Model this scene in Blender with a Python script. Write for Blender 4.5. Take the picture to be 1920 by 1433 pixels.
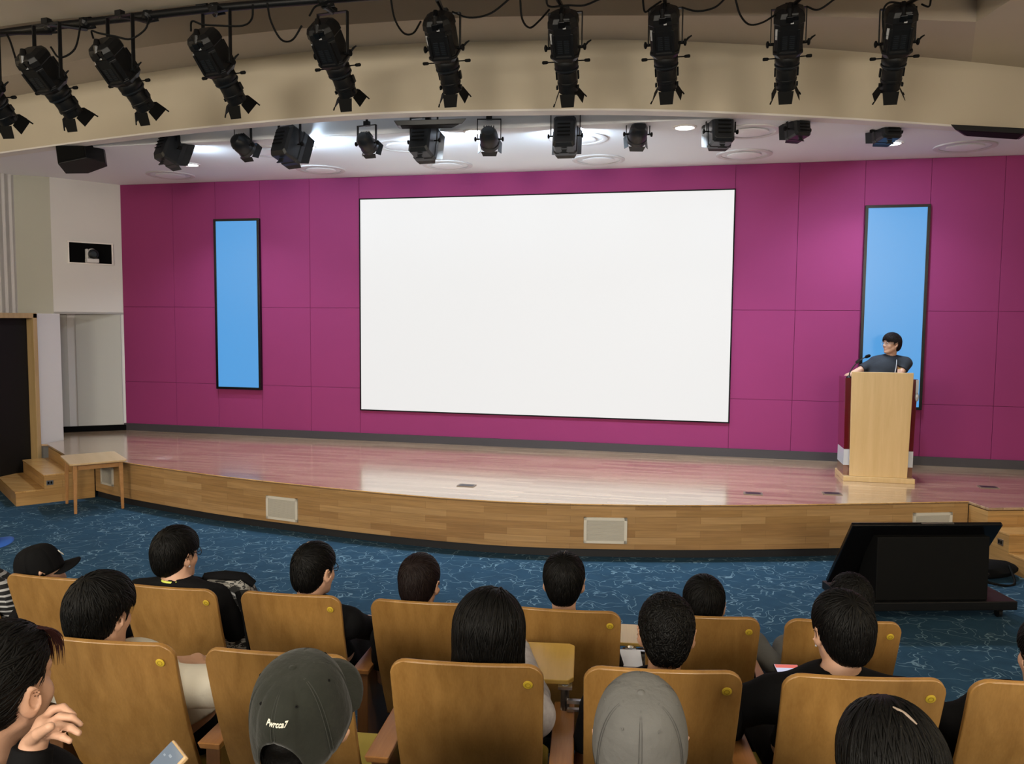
import bpy, bmesh, math, random
import numpy as np
from mathutils import Matrix, Vector

random.seed(7)
for o in list(bpy.data.objects):
    bpy.data.objects.remove(o)
SC = bpy.context.scene
COL = SC.collection
PI = math.pi

# ------------------------------------------------------------------ camera
F_PX = 1550.0
YAW, PITCH, ROLL = [math.radians(a) for a in (13.126, 4.287, 0.484)]
_cy, _sy = math.cos(YAW), math.sin(YAW)
FWD = np.array([-_sy * math.cos(PITCH), _cy * math.cos(PITCH), -math.sin(PITCH)])
_r0 = np.array([_cy, _sy, 0.0]); _u0 = np.cross(_r0, FWD)
RGT = math.cos(ROLL) * _r0 + math.sin(ROLL) * _u0
UPV = -math.sin(ROLL) * _r0 + math.cos(ROLL) * _u0
EYE = np.array([0.0, 0.0, 2.31])
cam_data = bpy.data.cameras.new('camera')
cam = bpy.data.objects.new('camera', cam_data)
COL.objects.link(cam)
cam_data.sensor_fit = 'HORIZONTAL'
cam_data.sensor_width = 36.0
cam_data.lens = F_PX / 1920.0 * 36.0
cam_data.clip_end = 200
_M = Matrix.Identity(4)
for i in range(3):
    _M[i][0], _M[i][1], _M[i][2], _M[i][3] = RGT[i], UPV[i], -FWD[i], EYE[i]
cam.matrix_world = _M
SC.camera = cam

# ------------------------------------------------------------------ world, exposure, large lights
w = bpy.data.worlds.new('world'); SC.world = w; w.use_nodes = True
w.node_tree.nodes['Background'].inputs[0].default_value = (0.75, 0.85, 1.0, 1)
w.node_tree.nodes['Background'].inputs[1].default_value = 0.03
SC.view_settings.view_transform = 'Standard'
SC.view_settings.look = 'None'
SC.view_settings.exposure = 0.0
SC.view_settings.gamma = 1.0
SC.view_settings.use_curve_mapping = False


def area(name, loc, rot, size, power, color, sy=None, spread=180):
    l = bpy.data.lights.new(name, 'AREA'); l.energy = power; l.color = color
    l.shape = 'RECTANGLE' if sy else 'DISK'; l.size = size
    if sy: l.size_y = sy
    l.spread = math.radians(spread)
    o = bpy.data.objects.new(name, l); COL.objects.link(o)
    o.location = loc; o.rotation_euler = rot
    return o


HOUSE = (1.0, 0.915, 0.78)
for x, y, z, p, tilt in ((-6.0, -4.2, 3.5, 300, 72), (-1.6, -4.4, 3.5, 300, 72), (2.8, -4.2, 3.5, 300, 72), (-6.0, 1.0, 4.62, 38, 15), (-1.6, 1.0, 4.62, 38, 15), (2.8, 1.0, 4.62, 38, 15)):
    area('house_light', (x, y, z), (math.radians(tilt), 0, 0), 2.0, p, HOUSE, sy=0.8)
for x, sx in ((-8.7, -1), (5.0, 1)):   # added fill aimed upwards to brighten the hall ceiling, not known lamps
    area('hall_fill', (x, 2.5, 3.0), (0, math.radians(180 + 25 * sx), 0), 2.5, 240, HOUSE, sy=.3)


# ------------------------------------------------------------------ helpers
def ray(x, y):
    return FWD + (x - 960) / F_PX * RGT - (y - 716.5) / F_PX * UPV


def onz(x, y, z):
    d = ray(x, y); return EYE + d * (z - EYE[2]) / d[2]


def ony(x, y, Y):
    d = ray(x, y); return EYE + d * Y / d[1]


def dep(x, y, D):
    return EYE + ray(x, y) * D


def V(*a):
    return np.array(a if len(a) > 1 else a[0], float)


def nrm(v):
    v = np.asarray(v, float); return v / np.linalg.norm(v)


class MB:
    """collects shapes, links them as one mesh object"""
    def __init__(s):
        s.v = []; s.f = []

    def add(s, verts, faces):
        n = len(s.v)
        s.v += [tuple(map(float, p)) for p in verts]
        s.f += [tuple(n + i for i in f) for f in faces]
        return s

    def box(s, c, size, R=None):
        c = V(c); h = V(size) / 2
        P = [V(x, y, z) * h for x in (-1, 1) for y in (-1, 1) for z in (-1, 1)]
        if R is not None: P = [R @ p for p in P]
        return s.add([c + p for p in P], [(0, 1, 3, 2), (4, 6, 7, 5), (0, 4, 5, 1), (2, 3, 7, 6), (0, 2, 6, 4), (1, 5, 7, 3)])

    def hexa(s, b, t):  # bottom quad, top quad (ccw from above)
        return s.add(list(b) + list(t), [(3, 2, 1, 0), (4, 5, 6, 7)] + [(i, (i + 1) % 4, 4 + (i + 1) % 4, 4 + i) for i in range(4)])

    def prism(s, poly, z0, z1):
        n = len(poly)
        P = [(p[0], p[1], z0) for p in poly] + [(p[0], p[1], z1) for p in poly]
        return s.add(P, [tuple(range(n))[::-1], tuple(range(n, 2 * n))] + [(i, (i + 1) % n, n + (i + 1) % n, n + i) for i in range(n)])

    def loft(s, rings, cap=True, closed=True):
        n = len(rings[0]); P = [p for r in rings for p in r]; Fs = []
        for k in range(len(rings) - 1):
            for i in range(n if closed else n - 1):
                j = (i + 1) % n
                Fs.append((k * n + i, k * n + j, (k + 1) * n + j, (k + 1) * n + i))
        if cap:
            Fs.append(tuple(range(n))[::-1]); Fs.append(tuple((len(rings) - 1) * n + i for i in range(n)))
        return s.add(P, Fs)

    def cyl(s, a, b, r0, r1=None, n=16):
        return s.tube([a, b], [r0, r0 if r1 is None else r1], n)

    def tube(s, pts, r, n=8):
        pts = [V(p) for p in pts]
        if not hasattr(r, '__len__'): r = [r] * len(pts)
        rings = []; up = None
        for i, p in enumerate(pts):
            t = nrm(pts[min(i + 1, len(pts) - 1)] - pts[max(i - 1, 0)])
            if up is None:
                up = V(0, 0, 1) if abs(t[2]) < .9 else V(1, 0, 0)
            a = nrm(np.cross(t, up)); up = np.cross(a, t)
            rings.append([p + r[i] * (math.cos(2 * PI * k / n) * a + math.sin(2 * PI * k / n) * up) for k in range(n)])
        return s.loft(rings)

    def lathe(s, prof, o=(0, 0, 0), ax=(0, 0, 1), n=24, closed_prof=False):
        o = V(o); ax = nrm(ax); a = nrm(np.cross(ax, V(1, 0, 0) if abs(ax[0]) < .9 else V(0, 1, 0))); b = np.cross(ax, a)
        rings = [[o + ax * h + r * (math.cos(2 * PI * k / n) * a + math.sin(2 * PI * k / n) * b) for k in range(n)] for r, h in prof]
        if closed_prof: rings.append(rings[0])
        return s.loft(rings, cap=not closed_prof)

    def ell(s, c, r, R=None, nu=14, nv=9):
        rings = []
        for j in range(nv + 1):
            th = PI * (j + (.02 if j == 0 else -.02 if j == nv else 0)) / nv
            ring = []
            for i in range(nu):
                ph = 2 * PI * i / nu
                p = V(math.sin(th) * math.cos(ph), math.sin(th) * math.sin(ph), math.cos(th)) * V(r)
                ring.append(V(c) + (R @ p if R is not None else p))
            rings.append(ring)
        return s.loft(rings)

    def build(s, name, m, parent=None, smooth=False, bevel=0, auto=None):
        me = bpy.data.meshes.new(name)
        me.from_pydata(s.v, [], s.f); me.update()
        bm = bmesh.new(); bm.from_mesh(me)
        bmesh.ops.recalc_face_normals(bm, faces=bm.faces)
        bm.to_mesh(me); bm.free()
        o = bpy.data.objects.new(name, me); COL.objects.link(o)
        if m is not None: me.materials.append(m)
        if parent is not None: o.parent = parent
        if smooth:
            me.polygons.foreach_set('use_smooth', [True] * len(me.polygons))
            me.set_sharp_from_angle(angle=math.radians(auto or 40))
        if bevel:
            b = o.modifiers.new('bevel', 'BEVEL'); b.width = bevel; b.segments = 2; b.limit_method = 'ANGLE'
            b.harden_normals = False
        return o


def mesh_obj(name, verts, faces, m, parent=None, smooth=True):
    me = bpy.data.meshes.new(name)
    me.from_pydata(verts if isinstance(verts, list) else verts.tolist(), [], faces if isinstance(faces, list) else faces.tolist()); me.update()
    if smooth: me.polygons.foreach_set('use_smooth', [True] * len(me.polygons))
    me.materials.append(m)
    o = bpy.data.objects.new(name, me); COL.objects.link(o)
    if parent is not None: o.parent = parent
    return o


def tag(o, label, cat, group=None):
    o['label'] = label; o['category'] = cat
    if group: o['group'] = group
    return o


def thing(name, label, cat, loc=(0, 0, 0), rotz=0, group=None, mat=None):
    o = bpy.data.objects.new(name, None); COL.objects.link(o)
    o.empty_display_size = .1
    if mat is not None: o.matrix_world = mat
    else:
        o.location = tuple(map(float, loc)); o.rotation_euler = (0, 0, rotz)
    return tag(o, label, cat, group)


def struct(o):
    o['kind'] = 'structure'; return o


def rz(a):
    c, s = math.cos(a), math.sin(a); return np.array([[c, -s, 0], [s, c, 0], [0, 0, 1.]])


def rx(a):
    c, s = math.cos(a), math.sin(a); return np.array([[1, 0, 0], [0, c, -s], [0, s, c]])


def ry(a):
    c, s = math.cos(a), math.sin(a); return np.array([[c, 0, s], [0, 1, 0], [-s, 0, c]])


def basis(x, y, z, o):
    M = Matrix.Identity(4)
    for i in range(3):
        M[i][0], M[i][1], M[i][2], M[i][3] = x[i], y[i], z[i], o[i]
    return M


def smooth_curve(pts, n):
    """Catmull-Rom through plan points, resampled"""
    P = [V(p) for p in pts]; P = [2 * P[0] - P[1]] + P + [2 * P[-1] - P[-2]]
    out = []
    for i in range(1, len(P) - 2):
        for k in range(n):
            t = k / n
            out.append(.5 * (2 * P[i] + (P[i + 1] - P[i - 1]) * t + (2 * P[i - 1] - 5 * P[i] + 4 * P[i + 1] - P[i + 2]) * t * t + (3 * P[i] - P[i - 1] - 3 * P[i + 1] + P[i + 2]) * t ** 3))
    out.append(P[-2]); return out


# ------------------------------------------------------------------ materials
def mat(name, color, rough=.5, metal=0, spec=.5, bump=0, bscale=40, var=0, vscale=6, coat=0, emit=None, estr=0, sheen=0):
    m = bpy.data.materials.new(name); m.use_nodes = True
    nt = m.node_tree; b = nt.nodes['Principled BSDF']
    b.inputs['Base Color'].default_value = (*color, 1)
    b.inputs['Roughness'].default_value = rough; b.inputs['Metallic'].default_value = metal
    b.inputs['Specular IOR Level'].default_value = spec
    b.inputs['Coat Weight'].default_value = coat; b.inputs['Coat Roughness'].default_value = .15
    b.inputs['Sheen Weight'].default_value = sheen
    if emit:
        b.inputs['Emission Color'].default_value = (*emit, 1); b.inputs['Emission Strength'].default_value = estr
    if bump or var:
        tc = nt.nodes.new('ShaderNodeTexCoord'); no = nt.nodes.new('ShaderNodeTexNoise')
        nt.links.new(tc.outputs['Object'], no.inputs['Vector'])
        no.inputs['Scale'].default_value = vscale if var else bscale; no.inputs['Detail'].default_value = 4
        if var:
            mx = nt.nodes.new('ShaderNodeMix'); mx.data_type = 'RGBA'
            mx.inputs[6].default_value = (*[c * (1 - var) for c in color], 1); mx.inputs[7].default_value = (*[min(1, c * (1 + var)) for c in color], 1)
            nt.links.new(no.outputs['Fac'], mx.inputs[0]); nt.links.new(mx.outputs[2], b.inputs['Base Color'])
        if bump:
            n2 = nt.nodes.new('ShaderNodeTexNoise'); n2.inputs['Scale'].default_value = bscale; n2.inputs['Detail'].default_value = 5
            nt.links.new(tc.outputs['Object'], n2.inputs['Vector'])
            bp = nt.nodes.new('ShaderNodeBump'); bp.inputs['Strength'].default_value = bump; bp.inputs['Distance'].default_value = .01
            nt.links.new(n2.outputs['Fac'], bp.inputs['Height']); nt.links.new(bp.outputs[0], b.inputs['Normal'])
    return m


def node(nt, t, **kw):
    n = nt.nodes.new(t)
    for k, v in kw.items(): setattr(n, k, v)
    return n


def wood(name, c1, c2, rough=.35, axis='Z', scale=1.0, coat=.2, fine=.5):
    """veneer: noise stretched along an axis"""
    m = bpy.data.materials.new(name); m.use_nodes = True; nt = m.node_tree; b = nt.nodes['Principled BSDF']; L = nt.links.new
    tc = node(nt, 'ShaderNodeTexCoord'); mp = node(nt, 'ShaderNodeMapping')
    s = {'X': (1.2, 22, 22), 'Y': (22, 1.2, 22), 'Z': (22, 22, 1.2)}[axis]
    mp.inputs['Scale'].default_value = [q * scale for q in s]
    oi = node(nt, 'ShaderNodeObjectInfo'); ad = node(nt, 'ShaderNodeVectorMath', operation='ADD')
    ml = node(nt, 'ShaderNodeMath', operation='MULTIPLY'); ml.inputs[1].default_value = 37.0
    L(oi.outputs['Random'], ml.inputs[0]); L(tc.outputs['Object'], ad.inputs[0]); L(ml.outputs[0], ad.inputs[1]); L(ad.outputs[0], mp.inputs['Vector'])
    n1 = node(nt, 'ShaderNodeTexNoise'); n1.inputs['Scale'].default_value = 1.0; n1.inputs['Detail'].default_value = 6; n1.inputs['Distortion'].default_value = .4
    L(mp.outputs[0], n1.inputs['Vector'])
    n2 = node(nt, 'ShaderNodeTexNoise'); n2.inputs['Scale'].default_value = 9.0; n2.inputs['Detail'].default_value = 3
    L(mp.outputs[0], n2.inputs['Vector'])
    mm = node(nt, 'ShaderNodeMath', operation='MULTIPLY_ADD'); mm.inputs[1].default_value = fine; L(n2.outputs['Fac'], mm.inputs[0]); L(n1.outputs['Fac'], mm.inputs[2])
    sb = node(nt, 'ShaderNodeMath', operation='SUBTRACT'); sb.inputs[1].default_value = fine * .5; L(mm.outputs[0], sb.inputs[0])
    cr = node(nt, 'ShaderNodeValToRGB'); cr.color_ramp.elements[0].position = .3; cr.color_ramp.elements[1].position = .72
    cr.color_ramp.elements[0].color = (*c1, 1); cr.color_ramp.elements[1].color = (*c2, 1)
    L(sb.outputs[0], cr.inputs[0]); L(cr.outputs[0], b.inputs['Base Color'])
    b.inputs['Roughness'].default_value = rough; b.inputs['Coat Weight'].default_value = coat; b.inputs['Coat Roughness'].default_value = .2
    return m


def planks(name, cols, w, h, rough, vertical=False, coat=0, mortar=.0012, bump=.12):
    """strip flooring / strip cladding, colours varied strip by strip"""
    m = bpy.data.materials.new(name); m.use_nodes = True; nt = m.node_tree; b = nt.nodes['Principled BSDF']; L = nt.links.new
    tc = node(nt, 'ShaderNodeTexCoord'); sx = node(nt, 'ShaderNodeSeparateXYZ'); cb = node(nt, 'ShaderNodeCombineXYZ')
    L(tc.outputs['Object'], sx.inputs[0]); L(sx.outputs['X'], cb.inputs['X']); L(sx.outputs['Z' if vertical else 'Y'], cb.inputs['Y'])
    br = node(nt, 'ShaderNodeTexBrick'); br.offset = .37; br.offset_frequency = 2; br.squash = 1
    br.inputs['Color1'].default_value = (0, 0, 0, 1); br.inputs['Color2'].default_value = (1, 1, 1, 1); br.inputs['Mortar'].default_value = (.5, .5, .5, 1)
    br.inputs['Scale'].default_value = 1; br.inputs['Brick Width'].default_value = w; br.inputs['Row Height'].default_value = h
    br.inputs['Mortar Size'].default_value = mortar; br.inputs['Bias'].default_value = 0
    L(cb.outputs[0], br.inputs['Vector'])
    cr = node(nt, 'ShaderNodeValToRGB'); cr.color_ramp.interpolation = 'LINEAR'
    while len(cr.color_ramp.elements) < len(cols): cr.color_ramp.elements.new(.5)
    for i, c in enumerate(cols):
        cr.color_ramp.elements[i].position = i / (len(cols) - 1); cr.color_ramp.elements[i].color = (*c, 1)
    L(br.outputs['Color'], cr.inputs[0])
    mp = node(nt, 'ShaderNodeMapping'); mp.inputs['Scale'].default_value = (3, 60, 60) if not vertical else (3, 3, 60)
    L(tc.outputs['Object'], mp.inputs[0]); no = node(nt, 'ShaderNodeTexNoise'); no.inputs['Scale'].default_value = 1; no.inputs['Detail'].default_value = 5
    L(mp.outputs[0], no.inputs['Vector'])
    mr = node(nt, 'ShaderNodeMapRange'); mr.inputs[1].default_value = .3; mr.inputs[2].default_value = .7; mr.inputs[3].default_value = .84; mr.inputs[4].default_value = 1.12
    L(no.outputs['Fac'], mr.inputs[0])
    mx = node(nt, 'ShaderNodeMix', data_type='RGBA', blend_type='MULTIPLY'); mx.inputs[0].default_value = 1
    L(cr.outputs[0], mx.inputs[6]); L(mr.outputs[0], mx.inputs[7])
    m2 = node(nt, 'ShaderNodeMix', data_type='RGBA', blend_type='MULTIPLY'); m2.inputs[7].default_value = (.55, .5, .45, 1)
    L(br.outputs['Fac'], m2.inputs[0]); L(mx.outputs[2], m2.inputs[6]); L(m2.outputs[2], b.inputs['Base Color'])
    b.inputs['Roughness'].default_value = rough; b.inputs['Coat Weight'].default_value = coat; b.inputs['Coat Roughness'].default_value = .14
    bp = node(nt, 'ShaderNodeBump'); bp.inputs['Strength'].default_value = bump; bp.inputs['Distance'].default_value = .002; bp.invert = True
    L(br.outputs['Fac'], bp.inputs['Height']); L(bp.outputs[0], b.inputs['Normal']); L(bp.outputs[0], b.inputs['Coat Normal'])
    return m


def carpet_mat():
    m = bpy.data.materials.new('carpet'); m.use_nodes = True; nt = m.node_tree; b = nt.nodes['Principled BSDF']; L = nt.links.new
    tc = node(nt, 'ShaderNodeTexCoord')
    nz = node(nt, 'ShaderNodeTexNoise'); nz.inputs['Scale'].default_value = 5.5; nz.inputs['Detail'].default_value = 1.5
    L(tc.outputs['Object'], nz.inputs['Vector'])
    sb = node(nt, 'ShaderNodeVectorMath', operation='SUBTRACT'); sb.inputs[1].default_value = (.5, .5, .5); L(nz.outputs['Color'], sb.inputs[0])
    sc = node(nt, 'ShaderNodeVectorMath', operation='SCALE'); sc.inputs['Scale'].default_value = .55; L(sb.outputs[0], sc.inputs[0])
    ad = node(nt, 'ShaderNodeVectorMath', operation='ADD'); L(tc.outputs['Object'], ad.inputs[0]); L(sc.outputs[0], ad.inputs[1])
    lines = []
    for s, thr, off in ((4.2, .0125, 0), (3.1, .0095, 11.3)):
        a2 = node(nt, 'ShaderNodeVectorMath', operation='ADD'); a2.inputs[1].default_value = (off, off * .7, 0); L(ad.outputs[0], a2.inputs[0])
        vo = node(nt, 'ShaderNodeTexVoronoi', feature='DISTANCE_TO_EDGE', voronoi_dimensions='2D'); vo.inputs['Scale'].default_value = s
        L(a2.outputs[0], vo.inputs['Vector'])
        lt = node(nt, 'ShaderNodeMapRange'); lt.inputs[1].default_value = thr; lt.inputs[2].default_value = thr * 2.2; lt.inputs[3].default_value = 1; lt.inputs[4].default_value = 0
        L(vo.outputs['Distance'], lt.inputs[0])
        nm = node(nt, 'ShaderNodeTexNoise'); nm.inputs['Scale'].default_value = 4.0; nm.inputs['Detail'].default_value = 2; L(a2.outputs[0], nm.inputs['Vector'])
        gt = node(nt, 'ShaderNodeMapRange'); gt.inputs[1].default_value = .42; gt.inputs[2].default_value = .52; L(nm.outputs['Fac'], gt.inputs[0])
        mu = node(nt, 'ShaderNodeMath', operation='MULTIPLY'); L(lt.outputs[0], mu.inputs[0]); L(gt.outputs[0], mu.inputs[1]); lines.append(mu)
    mxl = node(nt, 'ShaderNodeMath', operation='MAXIMUM'); L(lines[0].outputs[0], mxl.inputs[0]); L(lines[1].outputs[0], mxl.inputs[1])
    n3 = node(nt, 'ShaderNodeTexNoise'); n3.inputs['Scale'].default_value = 7; n3.inputs['Detail'].default_value = 6; L(tc.outputs['Object'], n3.inputs['Vector'])
    cr = node(nt, 'ShaderNodeValToRGB'); cr.color_ramp.elements[0].position = .35; cr.color_ramp.elements[1].position = .7
    cr.color_ramp.elements[0].color = (.0165, .050, .088, 1); cr.color_ramp.elements[1].color = (.020, .060, .105, 1); L(n3.outputs['Fac'], cr.inputs[0])
    mc = node(nt, 'ShaderNodeMix', data_type='RGBA'); mc.inputs[7].default_value = (.17, .27, .33, 1)
    ms = node(nt, 'ShaderNodeMath', operation='MULTIPLY'); ms.inputs[1].default_value = .75; L(mxl.outputs[0], ms.inputs[0])
    L(ms.outputs[0], mc.inputs[0]); L(cr.outputs[0], mc.inputs[6]); L(mc.outputs[2], b.inputs['Base Color'])
    b.inputs['Roughness'].default_value = .95; b.inputs['Specular IOR Level'].default_value = .15
    fn = node(nt, 'ShaderNodeTexNoise'); fn.inputs['Scale'].default_value = 260; L(tc.outputs['Object'], fn.inputs['Vector'])
    bp = node(nt, 'ShaderNodeBump'); bp.inputs['Strength'].default_value = .3; bp.inputs['Distance'].default_value = .004; L(fn.outputs['Fac'], bp.inputs['Height']); L(bp.outputs[0], b.inputs['Normal'])
    return m


def hair_mat(name, col, rough=.5):
    return mat(name, col, rough, spec=.13, bump=.15, bscale=160)


M = dict(
    magenta=mat('magenta_fabric', (.235, .027, .112), .75, spec=.25, bump=.05, bscale=300, var=.06, vscale=1.2),
    groove=mat('panel_joint', (.13, .012, .06), .9),
    white_wall=mat('white_wall', (.60, .585, .565), .8, bump=.05, bscale=120, var=.03, vscale=1),
    grey_panel=mat('grey_panel', (.42, .415, .38), .85, bump=.1, bscale=300),
    olive_panel=mat('olive_grey_panel', (.40, .39, .33), .85, bump=.1, bscale=300),
    ceiling_white=mat('ceiling_white', (.84, .85, .88), .85, bump=.03, bscale=90),
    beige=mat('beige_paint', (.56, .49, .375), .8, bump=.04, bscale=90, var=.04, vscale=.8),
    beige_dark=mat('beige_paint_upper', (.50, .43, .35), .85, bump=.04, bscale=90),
    lip=mat('white_trim', (.78, .74, .70), .6),
    deck=planks('stage_deck_wood', [(.30, .19, .11), (.40, .265, .155), (.50, .345, .215), (.35, .23, .135)], .9, .062, .22, coat=1.0, bump=.5),
    front=planks('stage_front_wood', [(.29, .155, .056), (.38, .22, .086), (.43, .26, .11), (.33, .185, .067), (.40, .235, .095)], .62, .068, .33, vertical=True, coat=.15),
    steps=planks('step_wood', [(.37, .20, .066), (.45, .265, .098), (.40, .225, .08)], .62, .09, .33, vertical=True, coat=.15),
    tread=planks('tread_wood', [(.46, .25, .08), (.56, .33, .12), (.50, .28, .10)], .62, .09, .25, coat=.25),
    carpet=carpet_mat(),
    plinth=mat('black_plinth', (.008, .008, .010), .6),
    skirting=mat('dark_skirting', (.035, .030, .035), .55),
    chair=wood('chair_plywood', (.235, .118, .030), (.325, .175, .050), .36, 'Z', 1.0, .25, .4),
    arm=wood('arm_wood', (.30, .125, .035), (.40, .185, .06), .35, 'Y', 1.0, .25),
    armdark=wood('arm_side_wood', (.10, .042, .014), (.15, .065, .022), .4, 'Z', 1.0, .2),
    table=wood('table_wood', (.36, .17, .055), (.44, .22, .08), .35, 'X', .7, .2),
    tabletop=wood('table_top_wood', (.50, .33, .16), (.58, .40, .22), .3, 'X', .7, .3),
    lectern=wood('maple_veneer', (.60, .41, .19), (.68, .48, .245), .32, 'Z', .7, .25, .3),
    doorframe=wood('door_frame_wood', (.36, .24, .10), (.44, .30, .14), .4, 'Z', .7, .2),
    tablet=wood('tablet_board', (.52, .33, .07), (.60, .39, .10), .35, 'Y', .6, .3),
    cushion=mat('yellow_green_cushion', (.45, .36, .06), .8, bump=.2, bscale=200, sheen=.2),
    black=mat('black_metal', (.0045, .0045, .005), .42, spec=.3),
    black_matt=mat('black_matt', (.0035, .0035, .0035), .7, spec=.12),
    black_gloss=mat('black_gloss', (.003, .003, .0035), .25, spec=.35),
    fixture=mat('fixture_grey', (.009, .011, .014), .38, spec=.5),
    darkhole=mat('dark_interior', (.003, .003, .003), .9, spec=.05),
    doorleaf=mat('dark_door', (.006, .005, .004), .6, spec=.2),
    pocket=mat('bronze_frame', (.16, .115, .085), .5),
    steel=mat('steel', (.45, .45, .47), .28, metal=1),
    silver=mat('silver_paint', (.42, .43, .46), .35, metal=.3),
    label=mat('pale_label', (.42, .42, .42), .6),
    vent=mat('vent_grille', (.46, .43, .37), .7),
    ventframe=mat('vent_frame', (.60, .56, .48), .6),
    reflected_red=mat('dark_red_reflection', (.10, .006, .008), .12, coat=.6),  # hall's red reflection painted as base colour on lectern sides and shelf
    reflected_pale=mat('pale_reflection', (.50, .52, .58), .25),  # pale part of the same reflection, painted as a separate band
    brown_band=mat('brown_band', (.16, .06, .035), .15, coat=.5),
    sticker=mat('yellow_disc', (.52, .37, .03), .5),
    sticker_dark=mat('yellow_disc_ring', (.30, .19, .012), .5),
    screen=mat('lit_screen', (.02, .02, .02), .5, emit=(.80, .79, .78), estr=1.0),
    blue=mat('lit_blue_screen', (.02, .02, .02), .3, emit=(.075, .34, .74), estr=.95),
    downlight=mat('lit_downlight', (.8, .8, .8), .5, emit=(1, .98, .95), estr=9),
    ringglass=mat('frosted_disc', (.86, .86, .87), .5),
    ringmetal=mat('ring_trim', (.66, .64, .64), .4),
    skin=mat('skin', (.50, .29, .195), .5, var=.08, vscale=30, bump=.06, bscale=220),
    skin2=mat('skin_tan', (.43, .235, .15), .5, var=.08, vscale=30, bump=.06, bscale=220),
    hair=hair_mat('black_hair', (.0022, .002, .0019)),
    hair_brown=hair_mat('dark_brown_hair', (.0085, .0048, .0045)),
    hair_plum=hair_mat('reddish_brown_hair', (.035, .012, .011)),
    cloth_black=mat('black_cloth', (.0042, .0042, .0048), .85, spec=.12, bump=.4, bscale=18),
    cloth_white=mat('cream_cloth', (.62, .585, .50), .85, spec=.12, bump=.4, bscale=18),
    cloth_grey=mat('grey_cloth', (.17, .165, .16), .85, spec=.12, bump=.4, bscale=18),
    cloth_navy=mat('dark_navy_cloth', (.010, .014, .022), .8, bump=.4, bscale=18),
    cloth_lilac=mat('pale_grey_cloth', (.34, .32, .33), .85, spec=.12, bump=.4, bscale=18, var=.4, vscale=35),
    trousers=mat('dark_trousers', (.005, .005, .006), .85, spec=.12, bump=.3, bscale=20),
    trousers_grey=mat('grey_trousers', (.12, .12, .115), .85, bump=.35, bscale=20),
    shoe=mat('black_shoe', (.01, .01, .011), .5),
    cap_green=mat('dark_green_cap', (.017, .0185, .0145), .88, spec=.15, bump=.35, bscale=45, var=.25, vscale=20, sheen=.1),
    cap_grey=mat('grey_cap', (.110, .109, .105), .9, spec=.15, bump=.45, bscale=40, var=.12, vscale=18),
    cap_black=mat('black_cap', (.0035, .0035, .004), .85, spec=.12),
    cap_seam=mat('cap_seam', (.030, .032, .027), .9), cap_seam_grey=mat('cap_seam_grey', (.060, .059, .057), .9), scalp=mat('scalp', (.26, .20, .155), .7),
    cap_blue=mat('blue_cap', (.03, .13, .55), .7),
    thread=mat('white_thread', (.62, .60, .52), .7),
    lime=mat('lime_lanyard', (.52, .58, .09), .6),
    phone=mat('phone_screen', (.02, .02, .02), .15, emit=(.19, .23, .27), estr=1.0),
    phone_glow=mat('bright_phone_screen', (.02, .02, .02), .15, emit=(.62, .63, .80), estr=1.0),
    phone_red=mat('red_screen_bar', (.02, .02, .02), .15, emit=(.75, .16, .13), estr=1.0),
    phone_ui=mat('phone_screen_text', (.02, .02, .02), .15, emit=(.36, .40, .43), estr=1.0),
    phonecase=mat('gold_phone_case', (.50, .34, .18), .35),
    paper=mat('white_paper', (.90, .91, .95), .7),
)


def stripes():
    m = bpy.data.materials.new('striped_cloth'); m.use_nodes = True; nt = m.node_tree; b = nt.nodes['Principled BSDF']; L = nt.links.new
    tc = node(nt, 'ShaderNodeTexCoord'); wv = node(nt, 'ShaderNodeTexWave', bands_direction='Z'); wv.inputs['Scale'].default_value = 11
    L(tc.outputs['Object'], wv.inputs['Vector']); cr = node(nt, 'ShaderNodeValToRGB'); cr.color_ramp.interpolation = 'CONSTANT'
    cr.color_ramp.elements[0].color = (.008, .008, .009, 1); cr.color_ramp.elements[1].position = .72; cr.color_ramp.elements[1].color = (.45, .45, .45, 1)
    L(wv.outputs['Fac'], cr.inputs[0]); L(cr.outputs[0], b.inputs['Base Color']); b.inputs['Roughness'].default_value = .85
    return m


def camo():
    m = bpy.data.materials.new('patterned_bag_cloth'); m.use_nodes = True; nt = m.node_tree; b = nt.nodes['Principled BSDF']; L = nt.links.new
    tc = node(nt, 'ShaderNodeTexCoord'); mp = node(nt, 'ShaderNodeMapping'); mp.inputs['Scale'].default_value = (9, 14, 40); L(tc.outputs['Object'], mp.inputs[0])
    no = node(nt, 'ShaderNodeTexNoise'); no.inputs['Scale'].default_value = 1; no.inputs['Detail'].default_value = 3; no.inputs['Distortion'].default_value = 1.2; L(mp.outputs[0], no.inputs['Vector'])
    cr = node(nt, 'ShaderNodeValToRGB'); cr.color_ramp.interpolation = 'CONSTANT'
    e = cr.color_ramp.elements; e[0].color = (.01, .01, .01, 1); e[1].position = .47; e[1].color = (.30, .29, .27, 1)
    n = e.new(.54); n.color = (.02, .02, .02, 1); n = e.new(.60); n.color = (.42, .41, .38, 1); n = e.new(.68); n.color = (.15, .14, .10, 1)
    L(no.outputs['Fac'], cr.inputs[0]); L(cr.outputs[0], b.inputs['Base Color']); b.inputs['Roughness'].default_value = .8
    return m


M['stripes'] = stripes(); M['camo'] = camo()

# ------------------------------------------------------------------ room shell
S = 0.53          # stage height
WY = 11.23        # back wall
ZC = 4.34         # stage ceiling
struct(MB().box((-2.3, 2.5, -.05), (18, 20.6, .1)).build('floor', M['carpet']))

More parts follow.
